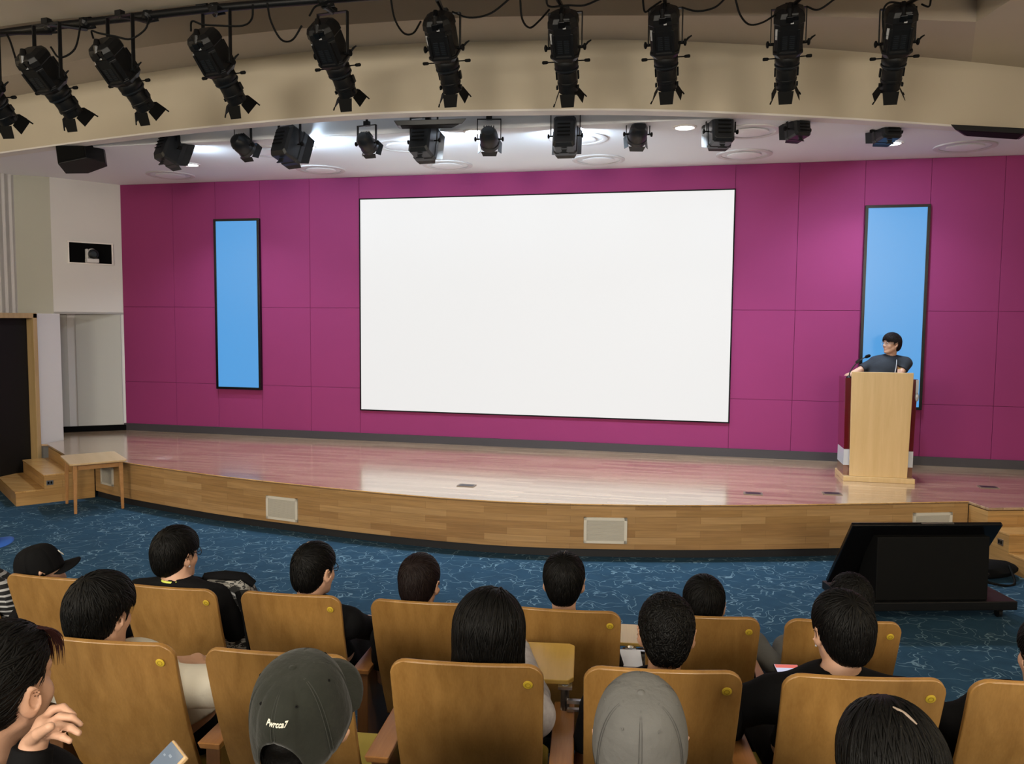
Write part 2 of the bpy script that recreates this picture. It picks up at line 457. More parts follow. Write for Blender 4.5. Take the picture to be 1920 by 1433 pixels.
# back wall: magenta panels with joints between them
bw = MB()
XJ = [-8.86, -7.95, -7.22, -6.48, -5.68, -4.9, .33, 1.115, 1.9, 2.66, 3.48, 4.35]
ZJ = [S, 1.30, 2.465, ZC]
g = .004
cells = []
for i in range(len(XJ) - 1):
    for j in range(len(ZJ) - 1):
        cells.append((XJ[i], XJ[i + 1], ZJ[j], ZJ[j + 1]))
wall_back = struct(MB().box((-2.3, WY + .12, 2.45), (13.6, .2, 4.0)).build('wall_back', M['groove']))
for a, b, c, d in cells:
    bw.box(((a + b) / 2, WY + .01, (c + d) / 2), (b - a - g, .02, d - c - g))
bw.build('panel_facing', M['magenta'], wall_back, bevel=.002)
struct(MB().box((-2.28, WY - .012, S + .055), (13.2, .03, .11)).build('baseboard_back', M['skirting']))

# splayed left wall, upper part and lower part
A, B, Cc, D, E_ = V(-8.86, 11.24), V(-9.40, 10.41), V(-9.79, 10.16), V(-9.86, 9.93), V(-10.35, 8.6)


def wall_strip(mb, p, q, z0, z1, t=.12):
    n = nrm(V(-(q - p)[1], (q - p)[0])) * t
    if n[1] < 0 and abs(n[1]) > abs(n[0]): n = -n
    return mb.hexa([(*p, z0), (*q, z0), (*(q + n), z0), (*(p + n), z0)], [(*p, z1), (*q, z1), (*(q + n), z1), (*(p + n), z1)])


ZL = 2.345
wl = struct(wall_strip(MB(), B, A, ZL, ZC).build('wall_left', M['white_wall']))
wall_strip(MB(), Cc, B, ZL, ZC).build('acoustic_panel', M['olive_panel'], wl)
wall_strip(MB(), E_, D, ZL, ZC).build('side_panel', M['white_wall'], wl)
t1 = MB()
for k, (a, b) in enumerate(((.02, .10), (.14, .20), (.26, .30))):
    pd = nrm(Cc - D); p = D + pd * a * .8; t1.hexa([(*(p), ZL), (*(p + pd * .05), ZL), (p[0] - .1, p[1] + .12, ZL), (p[0] - .12, p[1] + .1, ZL)], [(*(p), ZC), (*(p + pd * .05), ZC), (p[0] - .1, p[1] + .12, ZC), (p[0] - .12, p[1] + .1, ZC)])
wall_strip(t1, D, Cc, ZL, ZC)
t1.build('corner_trim', M['white_wall'], wl)
# lower recess wall with two fabric panels
P1, P2 = V(-9.74, 10.62), V(-8.855, 11.235)
low = struct(wall_strip(MB(), P1, P2, S, ZL, .2).build('wall_left_lower', M['white_wall']))
dr = nrm(P2 - P1); nn = V(dr[1], -dr[0]); LW = np.linalg.norm(P2 - P1)
for a, b, m in ((-.02, .285, 'grey_panel'), (.40, 1.03, 'grey_panel')):
    p = P1 + dr * a; q = P1 + dr * min(b, LW + .0)
    MB().hexa([(*p, S + .09), (*q, S + .09), (*(q + nn * .03), S + .09), (*(p + nn * .03), S + .09)][::-1], [(*p, ZL), (*q, ZL), (*(q + nn * .03), ZL), (*(p + nn * .03), ZL)][::-1]).build('fabric_panel', M[m], low, bevel=.004)
MB().hexa([(*(P1 + nn * .035), S), (*(P2 + nn * .035), S), (*P2, S), (*P1, S)], [(*(P1 + nn * .035), S + .085), (*(P2 + nn * .035), S + .085), (*P2, S + .085), (*P1, S + .085)]).build('kick_strip', M['darkhole'], low)
MB().prism([tuple(A), tuple(P1), (-9.95, 10.45), (-9.9, 10.3), tuple(B)][::-1], ZL, ZL + .03).build('recess_head', M['white_wall'], low)
# column and door wall
col_w = struct(MB().hexa([(-9.0, 9.62, 0), (-9.0, 10.08, 0), (-9.9, 10.5, 0), (-9.9, 9.62, 0)], [(-9.0, 9.62, ZL), (-9.0, 10.08, ZL), (-9.9, 10.5, ZL), (-9.9, 9.62, ZL)]).build('wall_left_pier', M['white_wall'], bevel=.006))
door = struct(MB().box((-9.1, 8.72, 1.17), (.06, 1.70, 2.24)).build('door_1', M['doorleaf']))
fr = MB(); fr.box((-9.02, 9.585, 1.17), (.12, .07, 2.35)); fr.box((-9.02, 7.82, 1.17), (.12, .07, 2.35)); fr.box((-9.02, 8.70, ZL - .03), (.12, 1.84, .07))
fr.build('door_frame', M['doorframe'], door, bevel=.004)
MB().tube([(-9.05, 8.05, 1.05), (-9.0, 8.05, 1.05), (-9.0, 8.17, 1.05)], .011).build('door_handle', M['steel'], door, smooth=True)
struct(MB().box((-9.08, 3.3, 1.3), (.12, 9.0, 2.6)).build('wall_left_hall', M['beige']))
struct(MB().box((-10.6, 3.0, 3.55), (.12, 12.2, 2.4)).build('wall_left_high', M['beige']))
# mirrored side on the right, outside the photograph
struct(wall_strip(MB(), V(4.31, 11.33), V(4.84, 10.41), 0, 4.6).build('wall_right', M['white_wall']))
struct(MB().box((5.3, 3.0, 2.6), (.12, 15.2, 5.2)).build('wall_right_hall', M['beige']))
struct(MB().box((-2.3, -6.2, 2.6), (16.4, .12, 5.2)).build('wall_rear', M['beige']))

LIP = smooth_curve([(-11.2, 9.85), (-9.9, 9.18), (-8.65, 8.79), (-6.38, 8.25), (-4.62, 7.95), (-3.16, 7.85), (-1.68, 8.02), (-.67, 8.22), (.54, 8.63), (1.93, 9.24), (3.25, 9.93), (4.6, 10.75), (5.4, 11.3)], 8)
LIPB = [V(p[0] - .03, p[1] + .17) for p in LIP]
LINE2 = smooth_curve([(-11.2, 9.2), (-9.3, 8.45), (-6.795, 7.73), (-5.6, 7.44), (-4.241, 7.28), (-2.9, 7.26), (-1.557, 7.39), (.83, 7.90), (2.281, 8.337)], 8)


# stage ceiling with straight front edge, hidden slot behind the bulkhead
front = [V(p[0], max(8.70, p[1] - .02)) for p in LIPB if -10.9 < p[0] < 5.3]
cm = MB(); cm.prism([tuple(p) for p in front] + [(5.3, 11.5), (-10.9, 11.5)], ZC, ZC + .12)
cs = struct(cm.build('ceiling', M['ceiling_white']))
MB().box((-3.7, 8.74, 4.93), (8.4, .09, 1.15)).build('slot_fascia', M['ceiling_white'], cs)


def sheet(mb, a, b, za, zb):
    """strip between two plan curves of the same length"""
    n = len(a); mb.add([(*p, za) for p in a] + [(*p, zb) for p in b], [(i, i + 1, n + i + 1, n + i) for i in range(n - 1)]); return mb


ZB = ZC - .006
bh = MB()
sheet(bh, LIP, LIP, ZB, 5.0)
bulk = struct(bh.build('bulkhead', M['beige'], smooth=True))
lipm = MB(); n = len(LIP)
lipm.loft([[(*LIP[i], ZB), (*LIPB[i], ZB), (*LIPB[i], 5.6), (LIP[i][0], LIP[i][1] + .004, 5.6)] for i in range(n)])
lt = [V(p[0] + .004, p[1] - .006) for p in LIP]
lipm.loft([[(*lt[i], ZB - .001), (*LIP[i], ZB - .001), (*LIP[i], ZB + .018), (*lt[i], ZB + .018)] for i in range(n)])
lipm.build('lower_edge', M['lip'], bulk, smooth=True)


def resample(c, n):
    c = [V(p) for p in c]; d = np.cumsum([0] + [np.linalg.norm(c[i + 1] - c[i]) for i in range(len(c) - 1)])
    return [V(np.interp(t, d, [p[0] for p in c]), np.interp(t, d, [p[1] for p in c])) for t in np.linspace(0, d[-1], n)]


# upper soffit band from the face's top edge towards the hall, then the dark slot above it
lipL = [p for p in LIP if p[0] <= 2.6]
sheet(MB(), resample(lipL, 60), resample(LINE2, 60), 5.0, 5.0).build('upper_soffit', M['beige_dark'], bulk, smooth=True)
CO = V(2.281, 8.337); CE = V(2.52, 7.35)
sl = MB(); sheet(sl, LINE2, LINE2, 5.0, 5.7)
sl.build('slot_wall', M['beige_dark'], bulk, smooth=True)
hall_c = MB()
lipR = [p for p in LIP if p[0] > 2.55]
hall_c.add([(*CO, 5.0), (*CE, 5.0), (2.75, 6.3, 5.0), (3.1, 4.6, 5.0), (6, 4.6, 5.0), (6, 11.6, 5.0)] + [(*p, 5.0) for p in lipR[::-1]], [tuple(range(6 + len(lipR)))])
endw = [CO, CE, V(2.75, 6.3), V(3.1, 4.6)]
sheet(hall_c, endw, endw, 5.0, 5.7)
hall_c.build('right_soffit', M['beige'], bulk)
NEAR = smooth_curve([(-11.2, 7.3), (-8.4, 6.45), (-5.878, 6.02), (-4.793, 5.972), (-3.688, 5.906), (-2.4, 5.85), (-1.0, 5.9), (.6, 6.0), (2.0, 6.05), (2.9, 5.6), (3.1, 4.6), (6.0, 4.6)], 8)
hc = MB(); nn_ = len(NEAR)
hc.add([(*p, 4.75) for p in NEAR] + [(6, -6.3, 4.75), (-11.2, -6.3, 4.75)], [tuple(range(nn_ + 2))])
sheet(hc, NEAR, NEAR, 4.75, 5.7)
struct(hc.build('ceiling_hall', M['beige']))
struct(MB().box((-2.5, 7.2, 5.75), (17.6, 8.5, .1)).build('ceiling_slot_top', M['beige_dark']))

# ------------------------------------------------------------------ stage
EDGE = smooth_curve([(-7.56, 8.98), (-6.83, 8.68), (-5.41, 8.26), (-4.37, 8.05), (-3.45, 7.90), (-2.47, 7.80), (-1.6, 7.82), (-.58, 8.0), (.43, 8.27), (1.47, 8.62), (2.62, 9.04)], 8)
QL, QR = EDGE[0], EDGE[-1]
uL = nrm(V(-8.15, 8.2) - QL); wL = V(uL[1], -uL[0])
if wL[0] > 0: wL = -wL
uR = nrm(V(2.90, 8.2) - QR); wR = V(-uR[1], uR[0])
if wR[0] < 0: wR = -wR
L0, R0 = QL + uL * .27, QR + uR * .30
L1 = L0 + wL * 1.45; R1 = R0 + wR * 1.8
outline = [tuple(p) for p in EDGE] + [tuple(R0), tuple(R1), (4.5, 10.2), (4.5, 11.35), (-9.9, 11.6), (-9.95, 10.3), (-8.98, 10.1), (-8.98, 9.62), tuple(L1), tuple(L0)]
deck = MB()
deck.prism(outline, S - .025, S)
stage = struct(deck.build('stage_platform', M['deck'], bevel=.004))
fm = MB()
off = lambda c, d: [V(p) + V(0, d) for p in c]
sheet(fm, EDGE, EDGE, .085, S - .005)
fm2 = MB(); sheet(fm2, off(EDGE, .0), off(EDGE, .0), .085, S - .012)
fm2.build('stage_front', M['front'], stage, smooth=True)
pl = MB(); e2 = off(EDGE, .035); sheet(pl, e2, e2, 0, .086); sheet(pl, e2, EDGE, .086, .086)
pl.build('plinth', M['plinth'], stage, smooth=True)
nose = MB(); nose.tube([(p[0], p[1] - .002, S - .004) for p in EDGE], .006, 6); nose.build('nosing', M['tread'], stage, smooth=True)


def steps(name, Q, u, w_, label, width, n0, first):
    """flight of two treads against the stage; u runs out from the stage, w_ along the flight"""
    base = thing(name, label, 'steps', (*Q, 0))
    run = .31
    zs = [S - .003, .353, .177]
    # side wall beside the stage, then treads
    bb = MB(); tr = MB()
    for k in range(3):
        a = first + (k - 1) * run if k else 0.0; b_ = first + k * run
        z1 = zs[k] - .02
        q = lambda s, t, z: (u[0] * s + w_[0] * t, u[1] * s + w_[1] * t, z)
        lo = 0.0
        if k == 0:
            bb.hexa([q(.012, 0, 0), q(b_, 0, 0), q(b_, width, 0), q(.012, width, 0)], [q(.012, 0, z1 - .01), q(b_, 0, z1 - .01), q(b_, width, z1 - .01), q(.012, width, z1 - .01)])
        else:
            bb.hexa([q(a, 0, 0), q(b_, 0, 0), q(b_, width, 0), q(a, width, 0)], [q(a, 0, z1), q(b_, 0, z1), q(b_, width, z1), q(a, width, z1)])
            tr.hexa([q(a, -.004, z1), q(b_ + .008, -.004, z1), q(b_ + .008, width, z1), q(a, width, z1)], [q(a, -.004, zs[k]), q(b_ + .008, -.004, zs[k]), q(b_ + .008, width, zs[k]), q(a, width, zs[k])])
    bb.build('riser_block', M['steps'], base)
    tr.build('tread', M['tread'], base, bevel=.003)
    return base


stl = steps('stage_steps', QL, uL, wL, 'light wooden steps up to the stage beside the dark doorway', 1.4, 0, .27)
strt = steps('stage_steps', QR, uR, wR, 'light wooden steps behind the black tilted monitor', 1.8, 0, .30)


def plate_on(base, u, w_, s, z, sz=.075):
    n = -w_
    c = u * s + n * .004
    R = np.array([[u[0], n[0], 0], [u[1], n[1], 0], [0, 0, 1.]])
    p = MB().box((c[0], c[1], z), (sz, .008, sz * .78), R).build('socket_plate', M['steel'], base, bevel=.002)
    mb = MB()
    for dx in (-.016, .016):
        cc = u * (s + dx) + n * .009; mb.box((cc[0], cc[1], z), (.02, .004, .03), R)
    mb.build('socket_insert', M['black_matt'], p)


plate_on(stl, uL, wL, .52, .25)
plate_on(strt, uR, wR, .50, .25)

# vents in the stage front
for px, py, wd, hh, lab in ((203, 892, .30, .24, 'pale vent panel in the stage front behind the wooden table'),
                            (532, 954, .42, .255, 'pale vent panel in the stage front, second from the left, below the blue screen'),
                            (1125, 994, .42, .255, 'pale vent panel in the middle of the stage front'),
                            (1755, 985, .42, .255, 'pale vent panel in the stage front above the black monitor')):
    d = ray(px, py)
    best = min(range(len(EDGE) - 1), key=lambda i: abs(math.atan2(*(EDGE[i] + EDGE[i + 1])) - math.atan2(d[0], d[1])))
    c = (EDGE[best] + EDGE[best + 1]) / 2; t = nrm(EDGE[best + 1] - EDGE[best])
    R = np.array([[t[0], -t[1], 0], [t[1], t[0], 0], [0, 0, 1.]])
    tt = c[1] / d[1]; z = EYE[2] + d[2] * tt
    vt = thing('vent_panel', lab, 'vent', (c[0] - R[0, 1] * .008, c[1] - R[1, 1] * .008, z), math.atan2(t[1], t[0]), 'vent panels in the stage front')
    f_ = MB(); b = .028
    for cx, cz, sx, sz in ((0, hh / 2 - b / 2, wd, b), (0, -hh / 2 + b / 2, wd, b), (-wd / 2 + b / 2, 0, b, hh), (wd / 2 - b / 2, 0, b, hh)):
        f_.box((cx, 0, cz), (sx, .018, sz))
    f_.build('vent_frame', M['ventframe'], vt)
    gr = MB(); gr.box((0, .004, 0), (wd - .05, .006, hh - .05))
    k = 0
    while -hh / 2 + .035 + k * .012 < hh / 2 - .03:
        gr.box((0, -.001, -hh / 2 + .035 + k * .012), (wd - .056, .006, .006)); k += 1
    gr.build('grille', M['vent'], vt)

# floor pockets
for (px, py), lab in (((875, 911), 'small metal floor box on the stage in front of the big screen'), ((1412, 926), 'dark floor box near the stage edge, right of the big screen'),
                      ((1560, 926), 'dark floor box on the stage just in front of the lectern'), ((1853, 914), 'dark floor box on the stage right of the lectern')):
    p = onz(px, py, S)
    t = thing('floor_box', lab, 'floor box', (p[0], p[1], S), 0.0, 'floor boxes on the stage')
    MB().box((0, 0, .003), (.19, .13, .006)).build('frame', M['pocket'], t, bevel=.001)
    MB().box((0, 0, .0055), (.15, .09, .004)).build('lid', M['fixture'], t)

# ------------------------------------------------------------------ screens
def wall_screen(name, label, cat, x0, x1, z0, z1, fw, fd, framem, scr, group=None):
    t = thing(name, label, cat, ((x0 + x1) / 2, WY, (z0 + z1) / 2), 0, group)
    W, H = x1 - x0, z1 - z0
    f = MB()
    for cx, cz, sx, sz in ((0, H / 2 - fw / 2, W, fw), (0, -H / 2 + fw / 2, W, fw), (-W / 2 + fw / 2, 0, fw, H - 2 * fw), (W / 2 - fw / 2, 0, fw, H - 2 * fw)):
        f.box((cx, -fd / 2, cz), (sx, fd, sz))
    f.build('frame', M[framem], t, bevel=.002)
    MB().box((0, -fd * .5 + .006, 0), (W - 2 * fw + .002, fd - .012, H - 2 * fw + .002)).build('display_panel', M[scr], t)
    return t


wall_screen('video_wall', 'large blank white lit screen in the middle of the magenta wall', 'screen', -4.89, .335, .975, 4.03, .016, .03, 'black_matt', 'screen')
wall_screen('wall_display', 'tall narrow blue lit display left of the big screen', 'display', -7.22, -6.47, 1.23, 3.78, .035, .06, 'black_gloss', 'blue', 'tall blue wall displays')
wall_screen('wall_display', 'tall narrow blue lit display behind the speaker at the lectern', 'display', 1.905, 2.655, 1.23, 3.775, .035, .06, 'black_gloss', 'blue', 'tall blue wall displays')

# ------------------------------------------------------------------ ceiling lamps
ORD = ['first', 'second', 'third', 'fourth', 'fifth', 'sixth', 'seventh', 'eighth', 'ninth', 'tenth', 'eleventh', 'twelfth']
for row, y, xs in (('nearer', 9.32, (-5.24, -3.5, -1.44, .40)), ('farther', 10.57, (-7.5, -5.17, -3.36, -1.37, .40, 2.84))):
    for i, x in enumerate(xs):
        t = thing('ceiling_ring_lamp', f'unlit round ceiling lamp, {ORD[i]} from the left in the row {"near the magenta wall" if row == "farther" else "behind the small spotlights"}', 'ceiling lamp', (x, y, ZC), 0, 'round ring lamps in the stage ceiling')
        MB().lathe([(.33, 0), (.33, -.012), (.30, -.022), (.27, -.012), (.27, 0)], n=48).build('trim_ring', M['ringmetal'], t, smooth=True)
        MB().lathe([(.272, -.001), (.24, -.006), (.215, -.004), (.0005, -.004)], n=48).build('recess_dish', M['ceiling_white'], t, smooth=True)
        MB().lathe([(.20, -.003), (.20, -.02), (.17, -.026), (.0005, -.028)], n=48).build('frosted_disc', M['ringglass'], t, smooth=True)
DL = [((357, 308), 'lit round downlight in the stage ceiling, above the left blue display', 35), ((573, 275), 'lit round downlight beside the second box spotlight', 25),
      ((890, 246), 'lit round downlight behind the third round spotlight', 55), ((1284, 238), 'brightest lit round downlight, right of the fourth round spotlight', 75),
      ((1672, 268), 'lit round downlight glimpsed below the box spotlight above the right blue display', 25)]
for (px, py), lab, pw in DL:
    p = onz(px, py, ZC)
    t = thing('downlight', lab, 'downlight', (p[0], p[1], ZC), 0, 'lit downlights in the stage ceiling')
    MB().lathe([(.125, 0), (.125, -.01), (.10, -.014), (.095, 0)], n=32).build('bezel', M['lip'], t, smooth=True)
    MB().lathe([(.098, -.002), (.09, -.012), (.0005, -.016)], n=32).build('lens', M['downlight'], t, smooth=True)
    area('downlight_beam', (p[0], p[1], ZC - .05), (0, 0, 0), .2, pw, (.78, .89, 1.0), spread=120)

# ------------------------------------------------------------------ lighting pipe and profile spotlights
PIPE = smooth_curve([(-8.4, 6.62), (-7.2, 6.30), (-5.92, 6.08), (-4.54, 5.985), (-3.673, 5.95), (-2.4, 5.98), (-1.297, 6.05), (0.2, 6.25), (1.4, 6.5), (2.35, 6.8)], 8)
PZ = 4.72
pipe = thing('lighting_pipe', 'long black pipe under the ceiling that carries the large spotlights', 'pipe', (-2.5, 6, PZ))
MB().tube([(p[0] + 2.5, p[1] - 6, 0) for p in PIPE], .032, 12).build('tube', M['black'], pipe, smooth=True)
for i in range(3, len(PIPE) - 1, 9):
    p = PIPE[i]; hg = MB(); hg.cyl((p[0] + 2.5, p[1] - 6, .02), (p[0] + 2.5, p[1] - 6, .95), .014, n=8); hg.box((p[0] + 2.5, p[1] - 6, .03), (.09, .05, .03))
    hg.build('hanger_rod', M['black'], pipe)


def pipe_near(p):
    return min(PIPE, key=lambda q: (q[0] - p[0]) ** 2 + (q[1] - p[1]) ** 2)


def spot(idx, rear, front, d0, d1, label, cables):
    a = dep(*rear, d0); b = dep(*front, d1)
    ax = nrm(b - a); L = np.linalg.norm(b - a); sd = nrm(np.cross(ax, V(0, 0, 1))); top = np.cross(sd, ax)
    Mx = basis(sd, ax, top, a)
    t = thing('profile_spotlight', label, 'spotlight', group='large spotlights on the front pipe', mat=Mx)
    R = np.column_stack([sd, ax, top]); loc = lambda p: R.T @ (V(p) - a)
    q = L / .80
    # octagonal housing: x across, z up; a rear cap and a ribbed body
    def octo(hw, hh, y, ch=.4, ox=0):
        cx, cz = hw * ch, hh * ch
        return [(ox + x, y * q, z) for x, z in ((-hw, -hh + cz), (-hw + cx, -hh), (hw - cx, -hh), (hw, -hh + cz), (hw, hh - cz), (hw - cx, hh), (-hw + cx, hh), (-hw, hh - cz))]
    h = MB(); h.loft([octo(.062, .062, -.012), octo(.098, .098, .012), octo(.112, .112, .05), octo(.115, .115, .10), octo(.108, .108, .105), octo(.108, .108, .15)])
    cap = h.build('rear_cap', M['black'], t, bevel=.004)
    mb = MB(); mb.box((0, .055 * q, -.114), (.05, .045, .02)); mb.box((.04, .045 * q, -.108), (.05, .035, .02)); mb.cyl((0, .0, -.06), (0, -.04, -.02), .03, .018, 10); mb.cyl((0, .0, -.06), (0, .055 * q, -.112), .03, .018, 10)
    mb.build('lamp_socket', M['black_gloss'], cap, bevel=.003)
    h = MB(); h.loft([octo(.106, .106, .13, .36), octo(.108, .108, .15, .36), octo(.104, .104, .33, .36), octo(.112, .112, .335, .3), octo(.112, .112, .355, .3), octo(.085, .085, .40, .4)])
    for zz in (-1, 1):
        for xx in (-1, 1):
            h.box((xx * .072, .24 * q, zz * .10), (.02, .2 * q, .03))
    body = h.build('lamp_housing', M['black'], t, bevel=.003)
    vb = MB()
    for col in (-.026, .026):
        for k in range(7): vb.box((col, (.20 + .017 * k) * q, -.1062), (.036, .009 * q, .006))
    vb.build('vent_slots', M['fixture'], body)
    lb = MB(); lb.box((-.088, .165 * q, -.088), (.02, .055 * q, .012), ry(math.radians(45))); lb.box((-.088, .21 * q, -.088), (.016, .03 * q, .012), ry(math.radians(45)))
    lb.build('label_sticker', M['label'], body)
    sk = MB(); sk.box((.02, .085 * q, -.117), (.022, .012, .004)); sk.build('small_plate', M['label'], cap)
    MB().lathe([(.083, .385 * q), (.095, .41 * q), (.095, .455 * q), (.088, .47 * q), (.088, .5 * q), (.074, .515 * q)], ax=(0, 1, 0), n=24).build('shutter_gate', M['black'], t, smooth=True)
    MB().lathe([(.089, .475 * q), (.096, .478 * q), (.096, .488 * q), (.089, .491 * q)], ax=(0, 1, 0), n=28).build('focus_ring', M['fixture'], t, smooth=True)
    tb = MB(); tb.lathe([(.072, .50 * q), (.078, .52 * q), (.078, .60 * q), (.082, .605 * q), (.082, .625 * q), (.076, .63 * q), (.076, .70 * q), (.066, .702 * q), (.066, .66 * q), (.001, .655 * q)], ax=(0, 1, 0), n=24)
    for s in (-1, 1):
        tb.box((s * .086, .56 * q, .02), (.014, .07 * q, .03)); tb.box((s * .084, .655 * q, -.02), (.014, .03 * q, .03))
    tb.build('lens_barrel', M['black'], t, smooth=True)
    MB().lathe([(.066, .68 * q), (.05, .688 * q), (.001, .692 * q)], ax=(0, 1, 0), n=24).build('front_lens', M['black_gloss'], t, smooth=True)
    for k in range(4):
        an = k * PI / 2; Rk = ry(an); fl = .38 + .25 * random.random(); ln = .10 if k % 2 == 0 else .085
        w0, w1 = (.062, .05) if k % 2 == 0 else (.066, .082)
        n3 = V(0, math.cos(fl), -math.sin(fl)); base_ = V(0, .695 * q, -.074)
        c1, c2 = base_ + V(-w0, 0, 0), base_ + V(w0, 0, 0); tip = base_ + n3 * ln
        c3, c4 = tip + V(w1, 0, 0), tip + V(-w1, 0, 0); th = V(0, math.sin(fl), math.cos(fl)) * .004
        mb = MB(); quad = [c1, c2, c3, c4]
        if k == 2: quad = [c1, c2, c3 + n3 * -.01, tip + V(.02, 0, 0), tip + V(0, 0, 0) - n3 * .012, tip + V(-.02, 0, 0), c4]
        n_ = len(quad)
        mb.add([Rk @ p for p in quad] + [Rk @ (p + th) for p in quad], [tuple(range(n_))[::-1], tuple(range(n_, 2 * n_))] + [(i, (i + 1) % n_, n_ + (i + 1) % n_, n_ + i) for i in range(n_)])
        if k % 2:
            mb.cyl(Rk @ (tip + V(w1 - .01, 0, 0)), Rk @ (tip + V(w1 - .005, 0, 0) + n3 * .025), .006, n=6)
        mb.build('barn_door', M['black_matt'], t)
    # shutter handles, locking knobs
    for s in (-1, 1):
        mb = MB(); y = (.425 + .012 * s) * q; z = .03 * s
        mb.cyl((s * .08, y, z), (s * .145, y, z), .005, n=6); mb.tube([(s * .14, y, z), (s * .15, y, z), (s * .178, y, z), (s * .186, y, z)], [.009, .013, .014, .009], 8)
        mb.build('shutter_handle', M['black_matt'], t, smooth=True)
    up = R.T @ V(0, 0, 1.); up = nrm(V(0, up[1], up[2]))
    piv = V(0, .30 * q, 0); hgt = None
    pp = pipe_near(a + ax * .25); pw = V(pp[0], pp[1], PZ - .05); pl_ = loc(pw)
    hgt = max(.26, min(.42, float((pl_ - piv) @ up)))
    lean = up
    for s in (-1, 1):
        mb = MB(); mb.cyl((s * .105, piv[1], piv[2]), (s * .150, piv[1], piv[2]), .012, n=10)
        mb.lathe([(.02, 0), (.026, .006), (.026, .016), (.012, .022)], o=(s * .142, piv[1], piv[2]), ax=(s, 0, 0), n=10)
        if s > 0: mb.tube([(s * .15, piv[1], piv[2]), (s * .175, piv[1] - .02, piv[2] + .03), (s * .20, piv[1] - .03, piv[2] + .045)], [.007, .008, .005], 6)
        mb.build('lock_knob', M['black_matt'], t, smooth=True)
    yk = MB(); ys = up; yw = np.cross(V(1, 0, 0), up)
    Ry = np.column_stack([V(1, 0, 0), yw, ys])
    for s in (-1, 1): yk.box(V(s * .13, 0, 0) + piv + ys * hgt / 2, (.008, .034, hgt), Ry)
    yk.box(piv + ys * hgt, (.268, .034, .008), Ry)
    yk.build('yoke', M['black'], t, bevel=.002)
    cl = MB(); topc = piv + ys * (hgt + .0)
    cl.tube([topc, (topc + pl_) / 2 + V(0, 0, .005), pl_], [.016, .016, .02], 8); cl.box(topc + ys * .02, (.06, .045, .04), Ry)
    upl = R.T @ V(0, 0, 1.)
    cl.ell(pl_ + upl * .05, (.052, .052, .052), nu=10, nv=6)
    cl.tube([pl_, pl_ + V(.05, 0, 0), pl_ + V(.085, 0, .02)], [.010, .010, .018], 6)
    cl.build('hook_clamp', M['black'], t)
    for cps in cables:
        pts = [loc(dep(x, y, d)) for x, y, d in cps]
        MB().tube([tuple(p) for p in smooth_curve(pts, 6)], .0075, 6).build('power_cable', M['black_matt'], t, smooth=True)
    return t


PX = 'black profile spotlight on the front pipe, '
SPOTS = [
    ((-62, 122), (27, 240), 'cut off by the left edge of the photo', []),
    ((52, 98), (150, 229), 'second from the left', [[(95, 88, 6.3), (112, 108, 6.3), (140, 92, 6.25), (151, 48, 6.15)], [(30, 112, 6.3), (20, 80, 6.25), (12, 62, 6.2)]]),
    ((190, 80), (285, 219), 'third from the left', [[(175, 72, 6.3), (172, 58, 6.25), (185, 62, 6.2), (215, 68, 6.2), (245, 73, 6.2), (272, 55, 6.2), (280, 32, 6.15)]]),
    ((376, 62), (455, 207), 'fourth from the left', [[(358, 58, 6.3), (360, 40, 6.2), (380, 46, 6.2), (410, 48, 6.2), (455, 48, 6.2), (472, 35, 6.15), (474, 8, 6.1)]]),
    ((601, 43), (660, 195), 'fifth from the left', [[(566, 48, 6.3), (548, 75, 6.3), (527, 74, 6.2), (508, 40, 6.15), (501, 5, 6.1)], [(580, 30, 6.3), (592, 12, 6.25), (612, 10, 6.2), (628, 22, 6.2)]]),
    ((820, 28), (852, 189), 'fifth from the right', [[(789, 40, 6.3), (775, 62, 6.25), (757, 62, 6.2), (740, 35, 6.1), (732, -8, 6.05)], [(848, 22, 6.25), (880, 33, 6.2), (920, 25, 6.15), (960, -6, 6.1)]]),
    ((1055, 24), (1067, 190), 'fourth from the right', [[(1030, 18, 6.3), (1010, 40, 6.25), (993, 52, 6.2), (979, 35, 6.1), (975, -8, 6.05)], [(1024, -5, 6.05), (1030, 12, 6.2), (1065, 10, 6.2), (1095, 10, 6.2), (1125, -2, 6.1)]]),
    ((1244, 16), (1252, 185), 'third from the right', [[(1205, -5, 6.1), (1209, 22, 6.2), (1222, 14, 6.25), (1240, 2, 6.25)], [(1278, 14, 6.2), (1308, 21, 6.2), (1340, 14, 6.15), (1362, -5, 6.1)]]),
    ((1481, 14), (1472, 185), 'second from the right', [[(1378, -5, 6.1), (1388, 28, 6.15), (1405, 46, 6.2), (1430, 42, 6.2), (1456, 26, 6.25)], [(1512, 12, 6.25), (1535, 18, 6.2), (1568, -4, 6.15)]]),
    ((1692, 12), (1665, 187), 'farthest to the right', [[(1660, 90, 6.35), (1655, 30, 6.3), (1665, 6, 6.25), (1690, 6, 6.25)], [(1728, 8, 6.25), (1742, 12, 6.2), (1746, -6, 6.15)]]),
]
for i, (r_, f_, lab, cb) in enumerate(SPOTS):
    spot(i, r_, f_, 6.25, 6.72, PX + lab, cb)


# ------------------------------------------------------------------ small fixtures over the stage
FILL_POWER = 24


